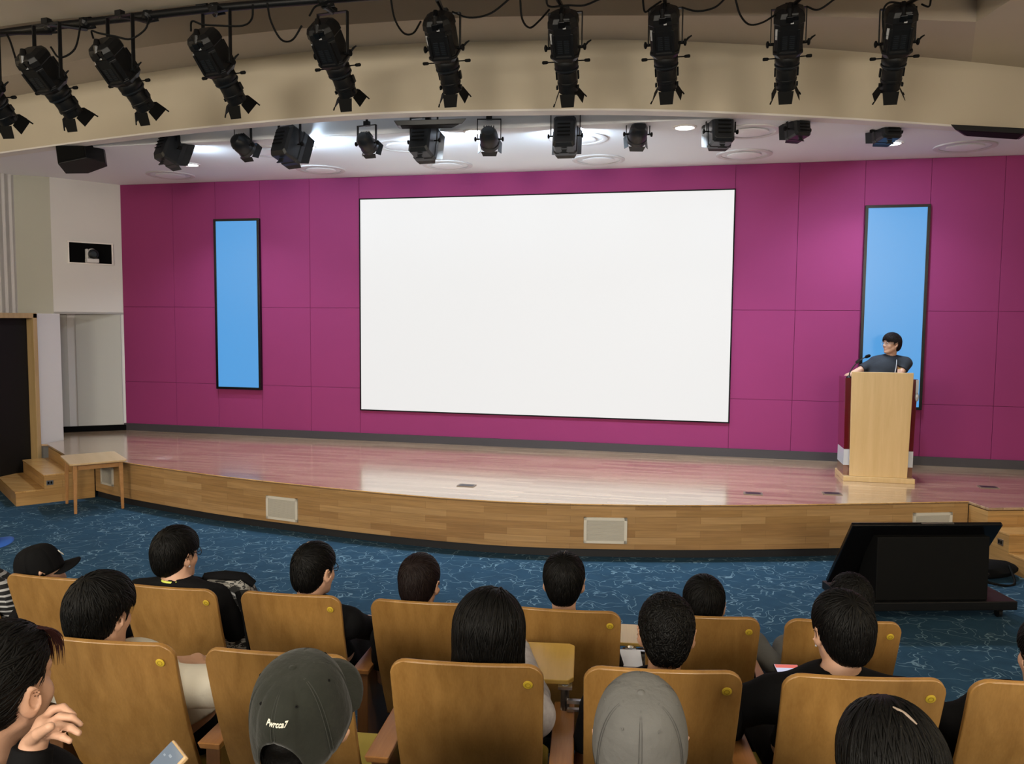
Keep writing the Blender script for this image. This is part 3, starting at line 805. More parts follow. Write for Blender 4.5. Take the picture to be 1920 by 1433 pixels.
def fixture(kind, px, py, wpx, D, yaw, tilt, label, lit=False, ztop=None, hsc=1.0):
    """compact stage lantern: 'box' flood or 'round' fresnel; local +Y is the beam"""
    c = dep(px, py, D); sc = wpx * D / F_PX / .25
    Rw = rz(yaw) @ rx(-tilt)
    Mx = basis(Rw[:, 0], Rw[:, 1], Rw[:, 2], c)
    t = thing('box_spotlight' if kind == 'box' else 'fresnel_spotlight', label, 'spotlight', group='small stage spotlights', mat=Mx)
    up = Rw.T @ V(0, 0, 1.); up = nrm(V(0, up[1], up[2]))
    k = sc
    if kind == 'box':
        h = MB()
        def rc(hw, hh, y, ch=.02): return [(x * k, y * k, z * k) for x, z in ((-hw, -hh + ch), (-hw + ch, -hh), (hw - ch, -hh), (hw, -hh + ch), (hw, hh - ch), (hw - ch, hh), (-hw + ch, hh), (-hw, hh - ch))]
        rc0 = rc; rc = lambda a, b_, y: rc0(a, b_ * hsc, y)
        h.loft([rc(.095, .13, -.13), rc(.112, .165, -.10), rc(.112, .165, .04), rc(.122, .172, .045), rc(.122, .172, .09)])
        hs = h.build('lamp_housing', M['fixture'], t, bevel=.003 * k)
        d = MB()
        for j in range(4): d.box((0, -.152 * k, (-.06 + .04 * j) * k), (.13 * k, .006, .012 * k))
        d.build('rear_vents', M['black_matt'], hs)
        hw, hh, yf = .115, .168 * hsc, .09
    else:
        h = MB(); h.lathe([(.03 * k, -.17 * k), (.07 * k, -.16 * k), (.105 * k, -.11 * k), (.115 * k, -.04 * k), (.115 * k, .05 * k), (.125 * k, .055 * k), (.125 * k, .10 * k), (.11 * k, .10 * k)], ax=(0, 1, 0), n=24)
        hs = h.build('lamp_housing', M['fixture'], t, smooth=True)
        d = MB()
        for j in range(5): d.box(((-.06 + .03 * j) * k, -.05 * k, .108 * k), (.012 * k, .12 * k, .02 * k))
        d.build('cooling_fins', M['fixture'], hs)
        hw, hh, yf = .11, .11, .10
    # lens
    MB().box((0, (yf - .01) * k, 0), (hw * 1.6 * k, .012, hh * 1.6 * k)).build('front_lens', M['downlight'] if lit or kind == 'box' else M['black_gloss'], t)  # box lenses glow as if switched on, to go with the added fill
    if kind == 'box':
        mul, fs, fp, fy = (1.9, 150, -.25, 0) if px < 400 else (.55, 105, -.6, 0) if 1300 < px < 1400 else (.9, 105, -.8, -.25) if 1400 < px < 1600 else (2.7, 115, -.8, -.7) if px > 1600 else (1.35, 180, .45, 0)
        fl_ = area('stage_fill', (0, (yf + .005) * k, 0), (PI / 2 + fp, 0, fy), hw * 1.5 * k, FILL_POWER * mul, (.66, .83, 1.0), sy=hh * 1.5 * k, spread=fs); fl_.parent = t  # added fill, aimed apart from the lantern to brighten wall and ceiling
    for j in range(4):
        Rk = ry(j * PI / 2); half = hw if j % 2 == 0 else hh; dist = hh if j % 2 == 0 else hw; fl = .5; ln = (.05 if kind == 'box' else .07) if j % 2 == 0 else .08
        fl = .25 if j % 2 == 0 else .5
        n3 = V(0, math.cos(fl), -math.sin(fl)); b0 = V(0, yf, -dist)
        q = [b0 + V(-half * .95, 0, 0), b0 + V(half * .95, 0, 0), b0 + n3 * ln + V(half * .75, 0, 0), b0 + n3 * ln + V(-half * .75, 0, 0)]
        th = V(0, math.sin(fl), math.cos(fl)) * .006
        MB().add([Rk @ (p * k) for p in q] + [Rk @ ((p + th) * k) for p in q], [(3, 2, 1, 0), (4, 5, 6, 7), (0, 1, 5, 4), (1, 2, 6, 5), (2, 3, 7, 6), (3, 0, 4, 7)]).build('barn_door', M['fixture'], t)
    if kind == 'box':
        b = MB(); z0 = -.172 * hsc * k
        b.add([(x * k, y * k, z0 - z * k) for y in (-.06, -.045) for x, z in ((-.05, .045), (-.02, .022), (-.03, 0), (.03, 0), (.02, .022), (.05, .045))], [(0, 1, 2, 3, 4, 5), (11, 10, 9, 8, 7, 6)] + [(i, (i + 1) % 6, 6 + (i + 1) % 6, 6 + i) for i in range(6)])
        b.build('clip', M['fixture'], t)
    ztop = ztop or 4.5
    hgt = .24 * k
    yw = np.cross(V(1, 0, 0), up); Ry = np.column_stack([V(1, 0, 0), yw, up]); ar = hw + .035
    yk = MB()
    for s in (-1, 1): yk.box(V(s * ar * k, 0, 0) + up * hgt / 2, (.008, .03, hgt), Ry)
    yk.box(up * hgt, (2 * ar * k + .008, .03, .008), Ry)
    yk.build('yoke', M['black'], t)
    tz = max(.05, ztop - (c + Rw @ (up * hgt))[2])
    upl = Rw.T @ V(0, 0, 1.)
    cl = MB(); cl.cyl(up * hgt, up * hgt + upl * tz, .014, n=8); cl.box(up * hgt + up * .02, (.06, .05, .05), Ry); cl.build('hook_clamp', M['black'], t)
    for s in (-1, 1):
        kb = MB(); kb.cyl((s * hw * k, 0, 0), (s * (ar + .02) * k, 0, 0), .008, n=8); kb.lathe([(.018, 0), (.024, .006), (.024, .018), (.01, .022)], o=(s * (ar + .012) * k, 0, 0), ax=(s, 0, 0), n=8)
        kb.build('lock_knob', M['black_matt'], t, smooth=True)
    return t


R_ = math.radians
area('slot_fill', (-2.4, 8.25, 5.45), (0, 0, 0), 6.0, 6, (.74, .87, 1.0), sy=.3)  # added lamp, out of sight above the slot, to lighten its fascia
for kind, px, py, wp, D, yw, tl, lab, lit, zt in (
        ('box', 322, 281, 42, 9.7, -38, 22, 'black box spotlight beside the far left lit downlight, leftmost of the box spotlights', False, 4.6),
        ('round', 456, 274, 36, 9.45, -30, 25, 'black round spotlight between the two leftmost box spotlights', False, 4.6),
        ('box', 543, 273, 47, 9.15, -32, 20, 'black box spotlight in front of the lit downlight left of the big screen', False, 4.6),
        ('round', 688, 269, 34, 8.95, -22, 25, 'black round spotlight above the left edge of the big screen', False, 4.6),
        ('box', 795, 265, 46, 8.85, -18, 16, 'black box spotlight hanging below the flat black ceiling panel', False, 4.6),
        ('round', 917, 261, 38, 8.75, -3, 28, 'dark round spotlight beside the lit downlight, above the middle of the big screen', False, 4.6),
        ('box', 1060, 255, 46, 8.6, -10, 14, 'black box spotlight between two round spotlights, above the right half of the screen', False, 4.6),
        ('round', 1196, 252, 38, 8.62, 2, 28, 'dark round spotlight just left of the brightest downlight', False, 4.6),
        ('box', 1351, 247, 46, 8.42, 2, 8, 'black box spotlight just right of the brightest downlight', False, 4.36),
        ('box', 1495, 243, 38, 8.42, 16, 8, 'small black box spotlight, second from the right under the bulkhead', False, ZC),
        ('box', 1662, 246, 43, 8.72, 6, 8, 'black box spotlight above the right blue display, rightmost of the box spotlights', True, ZC)):
    fixture(kind, px, py, wp, D, R_(yw) + R_(13), R_(tl), lab, lit, zt, .68 if px > 1400 else .85 if px > 1300 else 1.0)
SP = [dep(x, y, d) for x, y, d in ((152, 295, 10.0), (322, 281, 9.7), (456, 274, 9.45), (543, 273, 9.15), (688, 269, 8.95), (795, 265, 8.85), (917, 261, 8.75), (1060, 255, 8.6), (1196, 252, 8.62))]
p = thing('slot_pipe', 'thin pipe in the ceiling slot that carries the small spotlights', 'pipe', (SP[0][0], SP[0][1], 4.61))
MB().tube([(q[0] - SP[0][0], q[1] - SP[0][1], 0) for q in SP], .024, 10).build('tube', M['black'], p, smooth=True)
hr = MB(); hr.cyl((2.0, -.05, .0), (2.0, -.05, 1.05), .012, n=8); hr.build('hanger_rod', M['black'], p)
# thin cables drooping in the slot
for a, b, sag, lab in ((.35 * SP[3] + .65 * SP[4], SP[4] + V(.12, 0, 0), .11, 'thin cable drooping in the ceiling slot left of the flat black panel'),
                       (SP[8] + V(-.02, 0, 0), .9 * SP[8] + .1 * SP[7], .12, 'thin cable drooping beside the round spotlight near the brightest downlight')):
    P = [V(*(a + (b - a) * f)[:2], 4.60 - sag * 4 * f * (1 - f)) for f in np.linspace(0, 1, 9)]; o = P[0]
    c = MB().tube([q - o for q in P], .006, 6).build('cable', M['black_matt'], None, smooth=True); c.location = tuple(o)
    tag(c, lab, 'cable', 'cables in the ceiling slot')

# loudspeaker on the left, flat black ceiling panels
c = dep(152, 295, 10.0)
t = thing('ceiling_loudspeaker', 'black angled box loudspeaker hanging at the left end of the stage ceiling', 'loudspeaker', c, R_(25))
R1_ = rx(R_(-18)) @ ry(R_(-10))
bx = MB(); pl2 = [(-.235, -.13), (.10, -.20), (.27, -.04), (.27, .05), (.02, .17), (-.22, .12)]
bx.add([R1_ @ V(x, y, z) for z in (-.13, .12) for x, y in pl2], [tuple(range(6))[::-1], tuple(range(6, 12))] + [(i, (i + 1) % 6, 6 + (i + 1) % 6, 6 + i) for i in range(6)])
bx.build('cabinet', M['black'], t, bevel=.006)
MB().add([R1_ @ V(x, y, z) for x, y, z in ((-.225, -.14, -.11), (.085, -.205, -.11), (.085, -.205, .10), (-.225, -.14, .10))], [(0, 1, 2, 3)]).build('front_grille', M['black_matt'], t)
br = MB(); br.box((.20, .02, .10), (.06, .10, .03)); br.box((.22, .02, .16), (.012, .06, .12)); br.cyl((.0, 0, .10), (.0, 0, 4.61 - c[2]), .02, n=10); br.box((.0, 0, 4.61 - c[2]), (.08, .08, .07))
br.build('bracket', M['black'], t)
for pts, lab in (([(738, 226), (875, 222), (858, 231), (742, 233)], 'flat black panel under the ceiling slot above the screen'), ([(1782, 233), (1935, 241), (1918, 254), (1802, 246)], 'flat black panel at the right end under the bulkhead')):
    D = 8.35 if pts[0][0] < 1000 else 9.2
    top = [dep(x, y, D + (0 if i < 2 else .25)) for i, (x, y) in enumerate(pts)]
    zt = 4.345 if D < 9 else 4.33
    top = [V(p[0], p[1], zt) for p in (onz(x, y, zt) for x, y in pts)]
    o = sum(top) / 4
    t = thing('ceiling_panel_lamp', lab, 'panel lamp', o, 0, 'flat black panels under the ceiling')
    lo = [p + V(0, 0, -.05) for p in top]
    ctr = sum(lo) / 4
    lo2 = [ctr + (p - ctr) * .88 for p in lo]
    MB().hexa([p - o for p in lo2][::-1], [p - o for p in top][::-1]).build('housing', M['fixture'], t, bevel=.004)
    MB().hexa([ctr + (p - ctr) * .8 - o - V(0, 0, .004) for p in lo][::-1], [ctr + (p - ctr) * .8 - o for p in lo][::-1]).build('face_plate', M['black_matt'], t)
    MB().box((0, 0, .10 if D < 9 else .004), (.05, .05, .20 if D < 9 else .01)).build('mount', M['black'], t)

# ------------------------------------------------------------------ camera in a wall niche
nw = nrm(A - B); nv = V(nw[1], -nw[0])           # along the wall, out of the wall
cn = B + nw * .53
zc = 3.265
Rn = np.array([[nw[0], -nv[0], 0], [nw[1], -nv[1], 0], [0, 0, 1.]])
t = thing('wall_box', 'black recessed box in the left white wall around the small camera', 'wall box', (*cn, zc), math.atan2(nw[1], nw[0]))
Wn, Hn = .62, .315
MB().box((0, -.004, 0), (Wn, .008, Hn)).build('back_panel', M['darkhole'], t)
f_ = MB()
for cx, cz, sx, sz in ((0, Hn / 2, Wn + .03, .018), (0, -Hn / 2, Wn + .03, .018), (-Wn / 2, 0, .018, Hn), (Wn / 2, 0, .018, Hn)): f_.box((cx, -.012, cz), (sx, .024, sz))
f_.build('frame', M['lip'], t)
t = thing('ptz_camera', 'small white camera with a round black lens in the black wall box', 'camera', (cn[0] + nv[0] * .07, cn[1] + nv[1] * .07, zc - Hn / 2 + .01), math.atan2(nw[1], nw[0]))
MB().box((0, 0, .032), (.17, .12, .064)).build('base', M['white_wall'], t, bevel=.012)
MB().box((-.075, 0, .13), (.022, .08, .15)).build('arm', M['white_wall'], t, bevel=.006)
hd = MB(); hd.lathe([(.03, -.06), (.07, -.05), (.082, -.01), (.078, .04), (.02, .05)], o=(0, .01, .135), ax=(0, 1, 0), n=24); hd.build('head_shell', M['white_wall'], t, smooth=True)
MB().lathe([(.075, 0), (.072, .03), (.05, .035), (.048, .02), (.001, .02)], o=(.006, -.038, .13), ax=(0, -1, 0), n=24).build('lens', M['black_gloss'], t, smooth=True)

# ------------------------------------------------------------------ side table
d_ = nrm(V(-.588, .505)); th = math.atan2(d_[1], d_[0])
tc_ = (-7.215, 8.54)
t = thing('side_table', 'small wooden side table in front of the left end of the stage', 'table', (*tc_, 0), th)
TL, TW, TH = .77, .62, .60
rr = []
for sx, sy in ((1, 1), (-1, 1), (-1, -1), (1, -1)):
    for k in range(5):
        a = k / 4 * PI / 2 + {(1, 1): 0, (-1, 1): PI / 2, (-1, -1): PI, (1, -1): 3 * PI / 2}[(sx, sy)]
        rr.append((sx * (TL / 2 - .05) + .05 * math.cos(a), sy * (TW / 2 - .05) + .05 * math.sin(a)))
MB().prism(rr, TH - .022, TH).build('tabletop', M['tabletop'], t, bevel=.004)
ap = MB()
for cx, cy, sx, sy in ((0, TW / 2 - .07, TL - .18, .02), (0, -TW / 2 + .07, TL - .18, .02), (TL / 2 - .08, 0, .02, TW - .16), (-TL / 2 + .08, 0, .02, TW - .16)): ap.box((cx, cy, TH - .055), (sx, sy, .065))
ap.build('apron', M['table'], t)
for sx in (-1, 1):
    for sy in (-1, 1):
        x, y = sx * (TL / 2 - .075), sy * (TW / 2 - .065)
        a, b = .024, .015
        MB().hexa([(x + sx * .012 - b, y + sy * .01 - b, 0), (x + sx * .012 + b, y + sy * .01 - b, 0), (x + sx * .012 + b, y + sy * .01 + b, 0), (x + sx * .012 - b, y + sy * .01 + b, 0)],
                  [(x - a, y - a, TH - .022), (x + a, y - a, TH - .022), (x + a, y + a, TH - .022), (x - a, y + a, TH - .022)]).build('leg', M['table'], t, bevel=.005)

# ------------------------------------------------------------------ lectern
LX, LY = 1.925, 10.12
t = thing('lectern', 'tall lectern with a pale maple front and mirror-like sides showing dark red on the stage', 'lectern', (LX, LY, S), R_(1.0))
MB().box((0, 0, .027), (.75, .56, .054)).build('base', M['lectern'], t, bevel=.004)
fr_ = MB(); fr_.hexa([(-.305, -.245, .054), (.30, -.245, .054), (.30, -.205, .054), (-.305, -.205, .054)], [(-.325, -.275, 1.235), (.315, -.275, 1.235), (.315, -.235, 1.235), (-.325, -.235, 1.235)])
fr_.build('front_panel', M['lectern'], t, bevel=.004)
for s in (-1, 1):
    x = s * .335
    sp = MB(); sp.hexa([(x - .03, -.19, .35), (x + .03, -.19, .35), (x + .03, .2, .35), (x - .03, .2, .35)], [(x - .045, -.2, 1.16), (x + .045, -.2, 1.16), (x + .045, .2, 1.16), (x - .045, .2, 1.16)])
    side = sp.build('side_panel', M['reflected_red'], t, bevel=.004)
    MB().box((x, .005, .26), (.062, .39, .18)).build('pale_reflection', M['reflected_pale'], side)
    MB().box((x, .005, .112), (.058, .38, .116)).build('plinth_block', M['brown_band'], side)
sh = MB(); sh.hexa([(-.37, -.2, 1.13), (.37, -.2, 1.13), (.37, .26, 1.06), (-.37, .26, 1.06)], [(-.37, -.2, 1.16), (.37, -.2, 1.16), (.37, .26, 1.09), (-.37, .26, 1.09)])
sh.build('reading_shelf', M['reflected_red'], t)
hb = MB(); hb.ell((.372, -.21, .965), (.022, .02, .05)); hb.box((.372, -.205, 1.08), (.028, .012, .15)); hb.build('metal_fitting', M['silver'], t, smooth=True)
mc = thing('microphone', 'thin black gooseneck microphone on the left side of the lectern', 'microphone', (LX - .335, LY - .16, S + 1.155), 0)
MB().lathe([(.03, 0), (.03, .012), (.014, .03)], n=16).build('base', M['black'], mc, smooth=True)
MB().tube([tuple(p) for p in smooth_curve([(0, 0, .02), (.02, -.01, .09), (.07, -.03, .17), (.13, -.05, .225), (.165, -.06, .245)], 6)], .0065, 8).build('gooseneck', M['fixture'], mc, smooth=True)
MB().tube([(.155, -.058, .24), (.17, -.063, .25), (.195, -.075, .262), (.205, -.08, .268)], [.010, .019, .019, .010], 10).build('capsule', M['black_matt'], mc, smooth=True)
MB().box((.085, -.036, .195), (.03, .03, .055), ry(.8)).build('switch_collar', M['black'], mc, bevel=.004)

# ------------------------------------------------------------------ tilted prompter monitor, bag
t = thing('prompter_monitor', 'large black monitor tilted back on a low wheeled stand, seen from behind', 'monitor', (1.66, 7.12, 0), R_(16))
MB().box((.06, .0, .115), (1.32, .56, .07)).build('stand_base', M['black'], t, bevel=.006)
for x in (-.5, .62):
    for y in (-.2, .2):
        w_ = MB(); w_.cyl((x - .014, y, .035), (x + .014, y, .035), .035, n=16); w_.box((x, y, .065), (.05, .04, .03)); w_.build('caster', M['black'], t)
a0, a1 = V(0, .20, .17), V(0, -.22, .755)
ud = nrm(a1 - a0); nd = V(0, -ud[2], ud[1])      # towards the rear of the monitor
Rm = np.column_stack([V(1, 0, 0), -nd, ud])
mh = np.linalg.norm(a1 - a0)
MB().box((a0 + a1) / 2, (1.20, .035, mh), Rm).build('display_case', M['black_gloss'], t, bevel=.006)
MB().box((a0 + a1) / 2 - nd * .018, (1.16, .004, mh - .04), Rm).build('display_panel', M['black_gloss'], t)
hb = MB(); hb.hexa([(-.40, -.24, .15), (.50, -.24, .15), (.50, .12, .15), (-.40, .12, .15)], [(-.40, -.235, .655), (.50, -.235, .655), (.50, -.11, .655), (-.40, -.11, .655)])
hb.build('rear_housing', M['black_matt'], t, bevel=.008)
hk = MB(); hk.tube([(.64, .05, .14), (.64, .05, .24), (.66, .05, .27), (.69, .05, .265)], .012, 8); hk.build('cable_hook', M['black'], t, smooth=True)
MB().box(a1 + nd * .002 + V(.08, 0, .004), (.26, .012, .006), Rm).build('top_strip', M['steel'], t)

bagc = onz(1872, 1088, 0)
t = thing('duffel_bag', 'soft black bag lying on the carpet between the monitor and the right steps', 'bag', (bagc[0] - .08, bagc[1] + .08, 0), R_(20))
bm_ = MB(); rings = []
for k in range(9):
    x = -.28 + .07 * k; e = math.sqrt(max(.05, 1 - ((k - 4) / 4.3) ** 2))
    rings.append([(x, .15 * e * math.cos(2 * PI * i / 14) * (1 + .08 * math.sin(3 * i + k)), max(.003, .075 + .085 * e * math.sin(2 * PI * i / 14) * (1 + .1 * math.sin(2 * i + k)))) for i in range(14)])
bm_.loft(rings); bm_.build('body', M['cloth_black'], t, smooth=True)
MB().tube([tuple(p) for p in smooth_curve([(-.15, -.1, .13), (-.2, -.22, .05), (-.05, -.28, .012), (.1, -.24, .012), (.15, -.1, .13)], 5)], .012, 6).build('strap', M['black_matt'], t, smooth=True)

# ------------------------------------------------------------------ seating
H1 = 1.03
TIER = [0.08, 0.27, 0.46, 0.65]
rowang = R_(6.5); td = V(math.cos(rowang), math.sin(rowang)); tn = V(-td[1], td[0])
tm = None
for k, y0 in ((0, 3.98), (1, 2.98), (2, 2.02), (3, 1.06)):
    p0 = V(-.6, y0)
    q = [p0 + td * -8.2 + tn * 0, p0 + td * 5.6, p0 + td * 5.6 - tn * (.96 if k < 3 else 8), p0 + td * -8.2 - tn * (.96 if k < 3 else 8)]
    if k == 0: q = [p0 + td * -3.4, p0 + td * 1.55, p0 + td * 1.55 - tn * .98, p0 + td * -3.4 - tn * .98]
    if k == 3: q = [q[0], q[1], V(5.2, -6.1), V(-9.0, -6.1)]
    o = MB().prism([tuple(p) for p in q][::-1], 0.002, TIER[k]).build('tier' if tm is None else 'tier_step', M['carpet'], tm)
    if tm is None: tm = struct(o); tm.name = 'floor_tier'


def back_pt(u, t, off):
    """point of the backrest shell: u across (-1..1), t up (0..1), off = distance behind the middle surface"""
    r = .056; H = .67; s = (1 - t) * H; sb = t * H
    hw = .232 - .012 * (1 - t)
    if s < r: hw -= r - math.sqrt(max(0, r * r - (r - s) ** 2))
    if sb < .04: hw -= .04 - math.sqrt(max(0, .04 ** 2 - (.04 - sb) ** 2))
    x = u * hw
    y = -.125 - .235 * t - .022 * math.sin(PI * t) + .018 * (x / .23) ** 2
    z = .40 + .63 * t
    return V(x, y - off * .95, z - off * .33)


def backrest_mesh():
    ts = sorted(set([0, .006, .02, .04, .06] + [i / 14 for i in range(1, 14)] + [.93, .95, .97, .985, .995, 1.0])); nu = 14
    mb = MB(); n = nu + 1
    P = []
    for off in (-.008, .008):
        for t in ts:
            for i in range(n): P.append(back_pt(-1 + 2 * i / nu, t, off))
    m = len(ts); F = []
    for k in range(m - 1):
        for i in range(nu):
            a = k * n + i
            F.append((a, a + 1, a + n + 1, a + n)); b = m * n + a
            F.append((b + n, b + n + 1, b + 1, b))
    for k in range(m - 1):
        for i in (0, nu):
            a = k * n + i; b = m * n + a; F.append((a, a + n, b + n, b))
    for k in (0, m - 1):
        for i in range(nu):
            a = k * n + i; b = m * n + a; F.append((a, b, b + 1, a + 1))
    return mb.add(P, F)


def make_chair():
    t = thing('auditorium_chair', 'x', 'chair')
    backrest_mesh().build('backrest', M['chair'], t, smooth=True, bevel=.003)
    c = back_pt(.80, .905, .0095); a = nrm(back_pt(.8, .9, .02) - back_pt(.8, .9, .0))
    d = MB().lathe([(.0145, 0), (.0145, .002), (.0125, .003), (.0003, .003)], o=c, ax=a, n=20).build('number_disc', M['sticker'], t, smooth=True)
    MB().lathe([(.0085, .0028), (.0085, .0036), (.0065, .0036), (.0065, .0028)], o=c, ax=a, n=16, closed_prof=True).build('number_ring', M['sticker_dark'], d)
    s = MB(); s.loft([[(x * .225, y, z) for x, z in ((-1, .425), (1, .425), (1, .455), (.9, .47), (-.9, .47), (-1, .455))] for y in (-.13, .0, .2, .27)])
    s.build('seat_cushion', M['cushion'], t, bevel=.01)
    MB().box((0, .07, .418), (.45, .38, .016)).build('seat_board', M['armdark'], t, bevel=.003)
    add_arm(t, 1)
    p = MB(); p.box((0, -.02, .21), (.06, .10, .40)); p.box((0, -.02, .008), (.22, .24, .016)); p.build('pedestal', M['black'], t, bevel=.004)
    return t


def add_arm(t, s):
    x = s * .283
    a = MB(); a.hexa([(x - .035, -.23, .635), (x + .035, -.23, .635), (x + .035, .20, .635), (x - .035, .20, .635)], [(x - .040, -.24, .66), (x + .040, -.24, .66), (x + .036, .21, .66), (x - .036, .21, .66)])
    a.build('armrest', M['arm'], t, bevel=.004)
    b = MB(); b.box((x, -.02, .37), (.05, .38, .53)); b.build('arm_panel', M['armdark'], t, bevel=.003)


def copy_tree(o, parent=None):
    c = o.copy(); COL.objects.link(c)
    if parent is not None: c.parent = parent
    for ch in list(o.children): copy_tree(ch, c)
    return c


ROWS = [
    [(85, 1083, 'leftmost wooden chair of the front row, holding the person in the black cap'), (310, 1102, 'front row wooden chair holding the man with the lime lanyard'),
     (540, 1115, 'front row wooden chair holding the man with the pale hair parting'), (790, 1130, 'front row wooden chair holding the brown-haired man'),
     (1060, 1145, 'front row wooden chair with a sheet of paper at its right side'), (1320, 1157, 'front row wooden chair just beyond the curly-haired man'),
     (1585, 1166, 'rightmost wooden chair of the front row, nearest the monitor')],
    [(190, 1203, 'second row wooden chair holding the man in the cream shirt'), (512, 1225, 'empty wooden chair in the second row, behind the dark green cap'),
     (872, 1245, 'second row wooden chair holding the bob-haired woman'), (1245, 1258, 'second row wooden chair beyond the grey cap, holding the curly-haired man'),
     (1627, 1272, 'second row wooden chair holding the man with the bright phone'), (1985, 1283, 'second row wooden chair cut by the right edge')],
    [(-140, 1460, 'third row wooden chair of the woman with the raised hand'), (475, 1480, 'third row wooden chair of the person in the dark green cap'),
     (1180, 1500, 'third row wooden chair of the person in the grey cap'), (1860, 1515, 'third row wooden chair of the woman with the parted hair')]]
proto = make_chair(); CH = []
for k, row in enumerate(ROWS):
    h = H1 + TIER[k]
    tops = [onz(x, y, h) for x, y, _ in row]; lst = []
    if k == 2:
        tops = [V(-1.36, 1.13, h), V(-.79, 1.20, h), V(-.10, 1.30, h), V(.48, 1.37, h)]
    for i, (x, y, lab) in enumerate(row):
        a = tops[max(i - 1, 0)]; b = tops[min(i + 1, len(row) - 1)]
        ang = math.atan2(b[1] - a[1], b[0] - a[0])
        o = proto if (k == 0 and i == 0) else copy_tree(proto)
        p = tops[i] - rz(ang) @ V(0, -.36, 1.03)
        o.location = (p[0], p[1], TIER[k]); o.rotation_euler = (0, 0, ang)
        tag(o, lab, 'chair', ('front row', 'second row', 'third row')[k] + ' auditorium chairs')
        lst.append((V(p[0], p[1], TIER[k]), ang, o))
    CH.append(lst)
for k in range(3): add_arm(CH[k][0][2], -1)


def writing_board(ch, x0, x1, y0=.16, y1=.50, dz=0):
    b = MB(); b.prism([(x1 - .02, y0), (x1, y0 + .03), (x1, y1 - .02), (x1 - .02, y1), (x0 + .03, y1), (x0, y1 - .03), (x0, y0 + .08), (x0 + .06, y0)], .745 + dz, .762 + dz)
    o = b.build('writing_board', M['tablet'], ch, bevel=.003)
    h = MB(); h.cyl((.285, .15, .655), (.285, .17, .745 + dz), .016, n=10); h.box((.285, .17, .74 + dz), (.05, .06, .01)); h.box((.335, .13, .70 + dz * .4), (.085, .018, .012)); h.box((.335, .13, .67), (.085, .018, .008))
    h.build('hinge', M['steel'], o)


writing_board(CH[1][2][2], .03, .315); writing_board(CH[0][4][2], .17, .37, .17, .42, -.065)


def in_chair(row, i, px, py, D):
    """a point of the room in the frame of one chair"""
    org, ang, _ = CH[row][i]; return rz(-ang) @ (dep(px, py, D) - org)


# ------------------------------------------------------------------ implicit surfaces for people
def smin(a, b, k):
    h = np.maximum(k - np.abs(a - b), 0) / k
    return np.minimum(a, b) - h * h * k * .25


class Body:
    def __init__(s): s.p = []
    def caps(s, a, b, ra, rb=None, k=.03): s.p.append(('c', V(a), V(b), ra, ra if rb is None else rb, k, 1)); return s
    def ell(s, c, r, R=None, k=.03, sub=False): s.p.append(('e', V(c), V(r), R, None, k, -1 if sub else 1)); return s
    def chain(s, pts, rad, k=.02):
        for i in range(len(pts) - 1): s.caps(pts[i], pts[i + 1], rad[i], rad[i + 1], k)
        return s

    @staticmethod
    def dist(q, X, Y, Z):
        if q[0] == 'c':
            a, b, ra, rb = q[1:5]; ba = b - a; L = float(ba @ ba) + 1e-12
            px, py, pz = X - a[0], Y - a[1], Z - a[2]
            t = np.clip((px * ba[0] + py * ba[1] + pz * ba[2]) / L, 0, 1)
            return np.sqrt((px - t * ba[0]) ** 2 + (py - t * ba[1]) ** 2 + (pz - t * ba[2]) ** 2) - (ra + (rb - ra) * t)
        c, r, R = q[1:4]; px, py, pz = X - c[0], Y - c[1], Z - c[2]
        if R is not None:
            px, py, pz = (R[0, 0] * px + R[1, 0] * py + R[2, 0] * pz, R[0, 1] * px + R[1, 1] * py + R[2, 1] * pz, R[0, 2] * px + R[1, 2] * py + R[2, 2] * pz)
        k0 = np.sqrt((px / r[0]) ** 2 + (py / r[1]) ** 2 + (pz / r[2]) ** 2); k1 = np.sqrt((px / r[0] ** 2) ** 2 + (py / r[1] ** 2) ** 2 + (pz / r[2] ** 2) ** 2) + 1e-9
        return k0 * (k0 - 1) / k1

    def bounds(s, q):
        if q[0] == 'c':
            r = max(q[3], q[4]); return np.minimum(q[1], q[2]) - r, np.maximum(q[1], q[2]) + r
        r = max(q[2]); return q[1] - r, q[1] + r

    def mesh(s, vox, cut=None):
        B = [s.bounds(q) for q in s.p if q[6] > 0]
        lo = np.min([b[0] for b in B], 0) - 3 * vox; hi = np.max([b[1] for b in B], 0) + 3 * vox
        n = np.ceil((hi - lo) / vox).astype(int) + 1
        ax = [lo[i] + vox * np.arange(n[i]) for i in range(3)]
        D = np.full(n, .2, np.float32)
        for q in s.p:
            b0, b1 = s.bounds(q); pad = q[5] + 2 * vox + .012
            i0 = np.maximum(np.floor((b0 - pad - lo) / vox).astype(int), 0); i1 = np.minimum(np.ceil((b1 + pad - lo) / vox).astype(int) + 1, n)
            if np.any(i1 <= i0): continue
            X, Y, Z = np.meshgrid(ax[0][i0[0]:i1[0]], ax[1][i0[1]:i1[1]], ax[2][i0[2]:i1[2]], indexing='ij', sparse=True)
            d = Body.dist(q, X, Y, Z).astype(np.float32)
            sl = tuple(slice(i0[i], i1[i]) for i in range(3))
            D[sl] = smin(D[sl], d, q[5]) if q[6] > 0 else -smin(-D[sl], d, q[5])
        if cut is not None:
            X, Y, Z = np.meshgrid(*ax, indexing='ij', sparse=True)
            D = np.maximum(D, cut(X, Y, Z).astype(np.float32))
        return nets(D, lo, vox)


